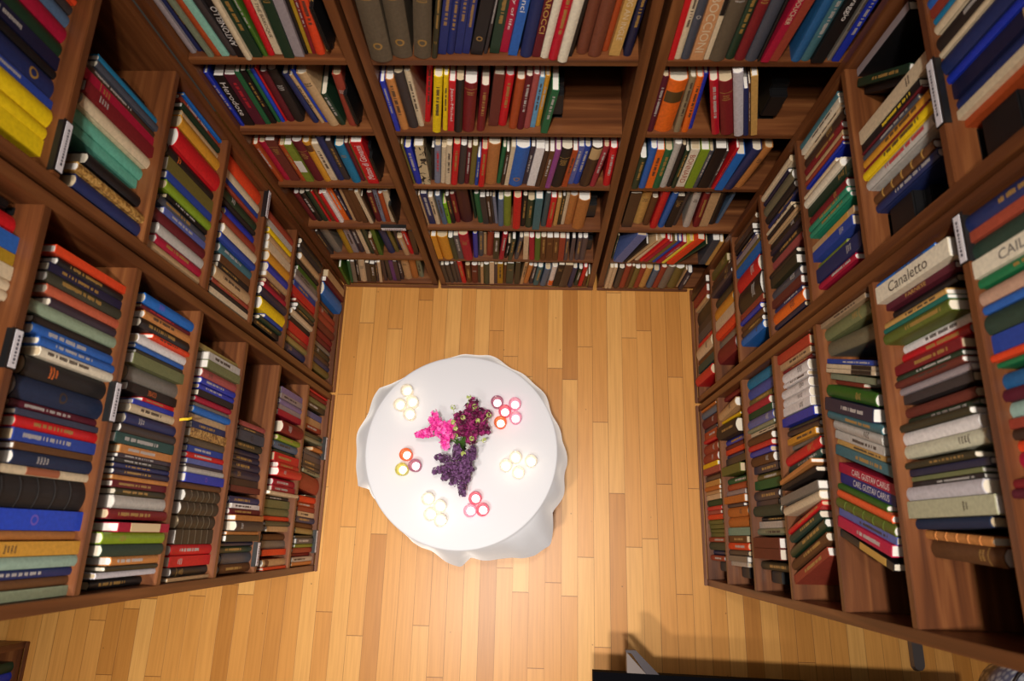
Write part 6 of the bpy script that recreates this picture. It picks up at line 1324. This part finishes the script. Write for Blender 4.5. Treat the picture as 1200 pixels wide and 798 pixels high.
# ------------------------------------------------------------------ table, cloth, candles, flowers
TC = (-.313, .358); TZ = .76; TR = .4225
tb = empty('table', (TC[0], TC[1], 0)); tag(tb, 'round pedestal table hidden under the white cloth in the middle of the floor', 'table')
TW = wood('table_wood', 0, (90, 60, 34), (120, 82, 48), (140, 100, 62))
mb = MB(); mb.lathe([(.0001, TZ-.030), (TR-.010, TZ-.030), (TR-.004, TZ-.026), (TR-.004, TZ-.004), (TR-.008, TZ-.001), (.0001, TZ-.001)], 64); mb.build('tabletop', TW, tb)
mb = MB(); mb.lathe([(.06, .06), (.035, .10), (.03, .3), (.034, .6), (.09, TZ-.032)], 24); mb.build('pedestal', BLACKM, tb)
mb = MB(); mb.lathe([(.0001, 0), (.24, 0), (.245, .008), (.23, .016), (.06, .06)], 40); mb.build('base', BLACKM, tb)
def cloth_mat():
    m, N, Lk, P = new_mat('white_tablecloth')
    P.inputs['Base Color'].default_value = (*lin((205, 205, 211)), 1); P.inputs['Roughness'].default_value = .75; P.inputs['Specular IOR Level'].default_value = .15; P.inputs['Sheen Weight'].default_value = .8; P.inputs['Sheen Roughness'].default_value = .45
    tc = N.new('ShaderNodeTexCoord'); nz = N.new('ShaderNodeTexNoise'); nz.inputs['Scale'].default_value = 5; nz.inputs['Detail'].default_value = 3
    Lk.new(tc.outputs['Object'], nz.inputs['Vector']); bp = N.new('ShaderNodeBump'); bp.inputs['Strength'].default_value = .12; bp.inputs['Distance'].default_value = .02
    Lk.new(nz.outputs['Fac'], bp.inputs['Height']); Lk.new(bp.outputs[0], P.inputs['Normal'])
    return m
def hem_r(a):
    ps = [(q[0]-2*PI, q[1]) for q in HEM]+[tuple(q) for q in HEM]+[(q[0]+2*PI, q[1]) for q in HEM]
    for (a0, r0), (a1, r1) in zip(ps, ps[1:]):
        if a0 <= a <= a1:
            u = (a-a0)/(a1-a0) if a1 > a0 else 0; return r0+(r1-r0)*u
    return .46
NC = 240; mb = MB(); vs = []; rings = []
for r in (.0, .12, .24, .34, .40, TR-.006): rings.append(('t', r))
for k in range(1, 4): rings.append(('e', k/3))
for k in range(1, 15): rings.append(('h', k/14))
for kind, q in rings:
    for i in range(NC):
        a = -PI+2*PI*i/NC
        if kind == 't': r, z = q, TZ+.002
        elif kind == 'e': r = TR-.006+.0075*math.sin(q*PI/2); z = TZ+.002-.0075*(1-math.cos(q*PI/2))
        else:
            hr = hem_r(a); fold = .007*math.sin(a*9+1.5*math.sin(a*2))+.004*math.sin(a*19+2)
            zb = .60+.015*math.sin(2*a+.6)
            r = TR+.0015+(hr-TR)*(q**1.05)+fold*min(1, q*1.6); r = max(r, TR+.001-.02*q)
            z = TZ-.0055-(TZ-.0055-zb)*(.35*q+.65*q**1.5)
        vs.append((TC[0]+r*math.cos(a), TC[1]+r*math.sin(a), z))
fs = [(j*NC+i, j*NC+(i+1) % NC, (j+1)*NC+(i+1) % NC, (j+1)*NC+i) for j in range(len(rings)-1) for i in range(NC)]
mb.add(vs, fs, 0, None, True)
tag(mb.build('tablecloth', cloth_mat()), 'white tablecloth draped over the round table, its loose hem spreading in folds', 'tablecloth')
CZ = TZ+.0022
CANDC = {'cream': (255, 250, 240), 'plum': (208, 146, 174), 'pink': (250, 196, 220), 'rosepink': (250, 140, 168), 'orange': (252, 152, 98), 'yellow': (232, 226, 140)}
def glass_mat(c):
    m, N, Lk, P = new_mat('candle_glass_'+c)
    P.inputs['Base Color'].default_value = (*lin(CANDC[c]), 1); P.inputs['Roughness'].default_value = .12
    tr = N.new('ShaderNodeBsdfTranslucent'); tr.inputs['Color'].default_value = (*lin(CANDC[c]), 1)
    tp_ = N.new('ShaderNodeBsdfTransparent'); tp_.inputs['Color'].default_value = (*[.35+.65*v for v in lin(CANDC[c])], 1)
    m1 = N.new('ShaderNodeMixShader'); m1.inputs[0].default_value = .5; Lk.new(P.outputs[0], m1.inputs[1]); Lk.new(tr.outputs[0], m1.inputs[2])
    m2 = N.new('ShaderNodeMixShader'); m2.inputs[0].default_value = .25; Lk.new(m1.outputs[0], m2.inputs[1]); Lk.new(tp_.outputs[0], m2.inputs[2])
    Lk.new(m2.outputs[0], N['Material Output'].inputs[0]); return m
GL = {c: glass_mat(c) for c in CANDC}
def glow(name, rgb, st, base=(255, 250, 240)):
    m, N, Lk, P = new_mat(name); P.inputs['Base Color'].default_value = (*lin(base), 1); P.inputs['Emission Color'].default_value = (*lin(rgb), 1); P.inputs['Emission Strength'].default_value = st; return m
WAX = glow('wax_with_flame_glow', (255, 246, 232), 1.7); FLAME = glow('candle_flame', (255, 226, 170), 7); WICK = plain('candle_wick', (30, 24, 20), .8)  # wax emits on its own, standing in for flame light soaking through
GH = .062; GR = .0275
for x, y, c, lt in CANDLES:
    r = empty('candle', (x, y, CZ)); tag(r, lt, 'candle', c+' candle glasses on the round table')
    mb = MB(); mb.lathe([(.0001, 0), (.0215, 0), (.0235, .002), (GR, GH-.002), (GR, GH), (GR-.003, GH+.001), (GR-.0048, GH-.001), (.0205, .005), (.0001, .005)], 28); mb.build('glass', GL[c], r)
    mb = MB(); mb.lathe([(.0001, .0055), (.0168, .0055), (.0168, .0225), (.0160, .0236), (.006, .0228), (.0001, .0226)], 24); mb.build('wax', WAX, r)
    mb = MB(); mb.tube([(0, 0, .0224), (.0004, 0, .028), (.0012, .0004, .031)], .0007, 6); mb.build('wick', WICK, r)
    mb = MB(); mb.lathe([(.0002, .0285), (.0026, .0315), (.0036, .035), (.0028, .040), (.0012, .0455), (.0001, .050)], 12); mb.build('flame', FLAME, r)
# vase and flowers
VX, VY = TC[0]+.012, TC[1]+.010
mb = MB(); mb.lathe([(.0001, 0), (.036, 0), (.040, .004), (.042, .05), (.034, .085), (.030, .10), (.033, .112), (.031, .112), (.028, .10), (.032, .085), (.039, .05), (.037, .006), (.0001, .006)], 32)
ob = mb.build('vase', plain('white_ceramic', (226, 220, 214), .25)); ob.location = (VX, VY, CZ); tag(ob, 'small white vase beneath the three bunches of flowers on the table', 'vase')
STEM = plain('flower_stem', (74, 110, 44), .6)
def floret(mb, c, nrm, sz, mi, R, petals=4):
    nrm = nrm.normalized(); a = nrm.orthogonal().normalized(); b = nrm.cross(a); ph = R.random()*PI
    for k in range(petals):
        t0 = ph+2*PI*k/petals; w = PI/petals*.95
        dv = lambda an: math.cos(an)*a+math.sin(an)*b
        p0 = c; p1 = c+sz*.62*dv(t0-w)+nrm*sz*.28; p2 = c+sz*dv(t0)+nrm*sz*(.12+.2*R.random()); p3 = c+sz*.62*dv(t0+w)+nrm*sz*.28
        mb.add([p0, p1, p2, p3], [(0, 1, 2, 3)], mi)
def bunch(name, label, stems, radius, count, size, mats, seed, taper=.45):
    R = random.Random(seed); r = empty(name, (VX, VY, CZ+.1)); tag(r, label, 'flowers', 'bunches of flowers in the vase on the table')
    org = Vector((VX, VY, CZ+.1)); sm = MB(); bl = MB()
    for tip, base in stems:
        tip = Vector(tip); base = Vector(base)
        sm.tube([Vector((R.uniform(-.012, .012), R.uniform(-.012, .012), -.09)), Vector((R.uniform(-.01, .01), R.uniform(-.01, .01), .012)), base-org-Vector((0, 0, .035)), (base+tip)/2-org, tip-org], [.0026, .0026, .0022, .0018, .001], 6)
        for i in range(count):
            u = R.random()**.8; ax = base.lerp(tip, u); rr = radius*(1-(1-taper)*u)
            d = Vector((R.gauss(0, 1), R.gauss(0, 1), R.gauss(.25, 1))).normalized()
            p = ax+d*rr*(.55+.45*R.random())-org
            floret(bl, p, d+Vector((0, 0, .3)), size*(.75+.5*R.random()), R.randrange(len(mats)), R)
    sm.build('stems', STEM, r); bl.build('blossoms', mats, r)
    return r, org
PK = [plain('pink_petals', (232, 60, 160), .6), plain('rose_petals', (214, 40, 140), .6), plain('light_pink_petals', (244, 110, 186), .6)]
PU = [plain('purple_petals', (88, 50, 92), .6), plain('violet_petals', (108, 68, 114), .6), plain('dark_purple_petals', (62, 32, 60), .6)]
MA = [plain('maroon_petals', (104, 14, 62), .6), plain('dark_maroon_petals', (68, 8, 40), .6), plain('magenta_petals', (136, 24, 92), .6)]
bunch('flower_bunch', 'bright pink flower spikes in the vase, spreading over the table', [(a, b) for a, b in FLOWERS['pink']], .030, 105, .0095, PK, 3)
bunch('flower_bunch', 'dusky purple lilac-like flower spikes trailing toward the front of the table', [(a, b) for a, b in FLOWERS['purple']], .033, 170, .0068, PU, 4, .4)
mx, my, mz = FLOWERS['maroon']; RR = random.Random(9); st = []
for k in range(15):
    a = 2*PI*k/15*2.4; q = .074*math.sqrt((k+.5)/15)
    st.append(((mx+q*math.cos(a)*1.08, my+q*math.sin(a)*1.15, mz+.030-q*.35), (mx+q*.62*math.cos(a), my+q*.55*math.sin(a), mz-.02)))
rb, org = bunch('flower_bunch', 'dark maroon flower bunch dotted with green buds, tallest in the vase', st, .026, 75, .0100, MA, 5, .8)
BUD = [plain('green_buds', (156, 170, 84), .6), plain('pale_green_buds', (190, 196, 128), .6)]
for k, (x, y, z) in enumerate(FLOWERS['buds']):
    mb = MB(); R2 = random.Random(k); c = Vector((x, y, z))-org
    for i in range(16):
        d = Vector((R2.gauss(0, 1), R2.gauss(0, 1), R2.gauss(.5, .8))).normalized(); p = c+d*.0085
        floret(mb, p, d, .0055, i % 2, R2, 3)
    mb.tube([c*.55+Vector((0, 0, .01)), c], [.0012, .001], 5, 0)
    mb.build('bud_cluster', BUD, rb)

# ------------------------------------------------------------------ things at the bottom of the picture
DK = plain('matt_black_board', (5, 5, 9), .8, .05); GY = plain('grey_bracket', (104, 92, 88), .5); PP = plain('dark_strut', (42, 30, 38), .5)
ZT = .75
r = empty('desk', (1.0, -1.3, 0)); tag(r, 'matt black desk edge with a grey triangular bracket along the bottom of the frame', 'desk')
def slab(name, pts, z0, z1, mat):
    n = len(pts); mb = MB()
    mb.add([(x-1.0, y+1.3, z) for z in (z0, z1) for x, y in pts], [tuple(range(n-1, -1, -1)), tuple(range(n, 2*n))]+[(i, (i+1) % n, n+(i+1) % n, n+i) for i in range(n)]); return mb.build(name, mat, r)
slab('desktop', [(.260, -1.35), (1.80, -1.35), (1.80, -.540), (.260, -.512)], ZT-.05, ZT, DK)
slab('bracket_web', [(.396, -.514), (.472, -.516), (.396, -.438)], ZT-.035, ZT-.006, GY)
slab('bracket_strut', [(.414, -.441), (.472, -.5155), (.523, -.516), (.432, -.429), (.393, -.429), (.393, -.438)], ZT-.040, ZT-.001, PP)
for x in (.34, 1.72):
    for y in (-1.27, -.85): mb = MB(); mb.box((x-1.03, y+1.27, 0), (x-.97, y+1.33, ZT-.05)); mb.build('leg', DK, r)
STL = plain('brushed_steel', (120, 112, 112), .35, .5, .7)
r = empty('coat_stand', (1.96, -.36, 0)); tag(r, 'metal stand whose rounded grey foot shows beyond the right near bookcase', 'stand')
mb = MB(); n = 10
ring = [(-.06, .06), (-.06, -.20)]+[(-.03+.03*math.cos(PI+PI*k/n), -.20+.03*math.sin(PI+PI*k/n)) for k in range(1, n)]+[(.0, -.20), (.0, .06)]
m_ = len(ring); mb.add([(x, y, .004) for x, y in ring]+[(x*.86-.004, y*.97, .034) for x, y in ring], [tuple(range(m_-1, -1, -1)), tuple(range(m_, 2*m_))]+[(i, (i+1) % m_, m_+(i+1) % m_, m_+i) for i in range(m_)]); mb.build('foot', STL, r)
mb = MB(); mb.tube([(-.03, .02, .03), (-.03, .02, 1.1)], .014, 12); mb.build('post', STL, r)
mb = MB(); mb.tube([(-.03, .02, 1.08), (-.03, -.02, 1.10), (-.03, -.05, 1.14)], .008, 8); mb.build('hook', STL, r)
def check_mat():
    m, N, Lk, P = new_mat('checked_cloth'); tc = N.new('ShaderNodeTexCoord'); ck = N.new('ShaderNodeTexVoronoi'); ck.inputs['Scale'].default_value = 26
    Lk.new(tc.outputs['Object'], ck.inputs['Vector'])
    Lk.new(ramp(N, Lk, ck.outputs['Distance'], [(.2, lin((226, 226, 232))), (.6, lin((120, 120, 150)))]), P.inputs['Base Color']); P.inputs['Roughness'].default_value = .4; return m
r = empty('basket', (2.36, -.68, 0)); tag(r, 'pale white and grey patterned basket at the bottom corner of the frame', 'basket')
mb = MB(); mb.lathe([(.0001, .004), (.15, .004), (.17, .12), (.19, .30), (.182, .30), (.162, .12), (.14, .012), (.0001, .012)], 32); mb.build('body', check_mat(), r)
mb = MB(); mb.lathe([(.19, .296), (.196, .300), (.19, .306), (.182, .300), (.19, .296)], 32); mb.build('rim', STL, r)
mb = MB(); mb.lathe([(.172, .20), (.172, .26), (.12, .285), (.0001, .29)], 28); mb.build('lining', check_mat(), r)

# ------------------------------------------------------------------ light
def area(name, loc, target, size, power, col=(1, .93, .84), shape='DISK'):
    l = bpy.data.lights.new(name, 'AREA'); l.shape = shape; l.size = size; l.energy = power; l.color = col
    o = bpy.data.objects.new(name, l); o.location = loc
    o.rotation_euler = (Vector(target)-Vector(loc)).to_track_quat('-Z', 'Y').to_euler(); return link(o)
def spot(name, loc, target, size, power, cone, col=(1, .93, .84)):
    l = bpy.data.lights.new(name, 'SPOT'); l.shadow_soft_size = size; l.energy = power; l.color = col; l.spot_size = math.radians(cone); l.spot_blend = 1
    o = bpy.data.objects.new(name, l); o.location = loc
    o.rotation_euler = (Vector(target)-Vector(loc)).to_track_quat('-Z', 'Y').to_euler(); return link(o)
tag(spot('ceiling_lamp', (-.12, -.25, 5.0), (-.28, -.80, 0), .07, 520, 88), 'ceiling downlight above the front of the table, out of the frame', 'lamp')
tag(spot('ceiling_lamp', (.05, .25, 4.8), (.0, 1.41, 1.35), .07, 230, 72), 'ceiling downlight aimed at the back shelves, out of the frame', 'lamp')
tag(spot('ceiling_lamp', (-.60, -.85, 4.9), (-.70, -.95, 0), .08, 520, 50), 'ceiling downlight over the floor behind the bookcases, out of the frame', 'lamp')
tag(area('bounce_fill', (0, .2, 5.6), (0, .3, 0), 2.6, 40, (1, .86, .72), 'SQUARE'), 'added soft fill light standing in for ceiling bounce, out of the frame', 'lamp')  # unseen broad fill, added to soften the spots from above
w = bpy.data.worlds.new('room_air'); S.world = w; w.use_nodes = True
bg = w.node_tree.nodes['Background']; bg.inputs[0].default_value = (1, .82, .64, 1); bg.inputs[1].default_value = .03

# ------------------------------------------------------------------ camera
cd = bpy.data.cameras.new('camera'); cam = bpy.data.objects.new('camera', cd); link(cam)
X, U, Zv = Vector(CAM['X']), Vector(CAM['U']), Vector(CAM['Z'])
M = Matrix((X, U, -Zv)).transposed().to_4x4(); M.translation = (0, 0, 3.72); cam.matrix_world = M
cd.sensor_width = 36; cd.lens = CAM['lens']; cd.clip_start = .05
cd.dof.use_dof = True; cd.dof.focus_distance = 3.0; cd.dof.aperture_fstop = 2.8
S.camera = cam
S.view_settings.view_transform = 'Standard'; S.view_settings.look = 'None'; S.view_settings.gamma = 1; S.view_settings.exposure = 0; S.view_settings.use_curve_mapping = False
S.cycles.use_denoising = True; S.cycles.max_bounces = 6; S.cycles.sample_clamp_indirect = 4
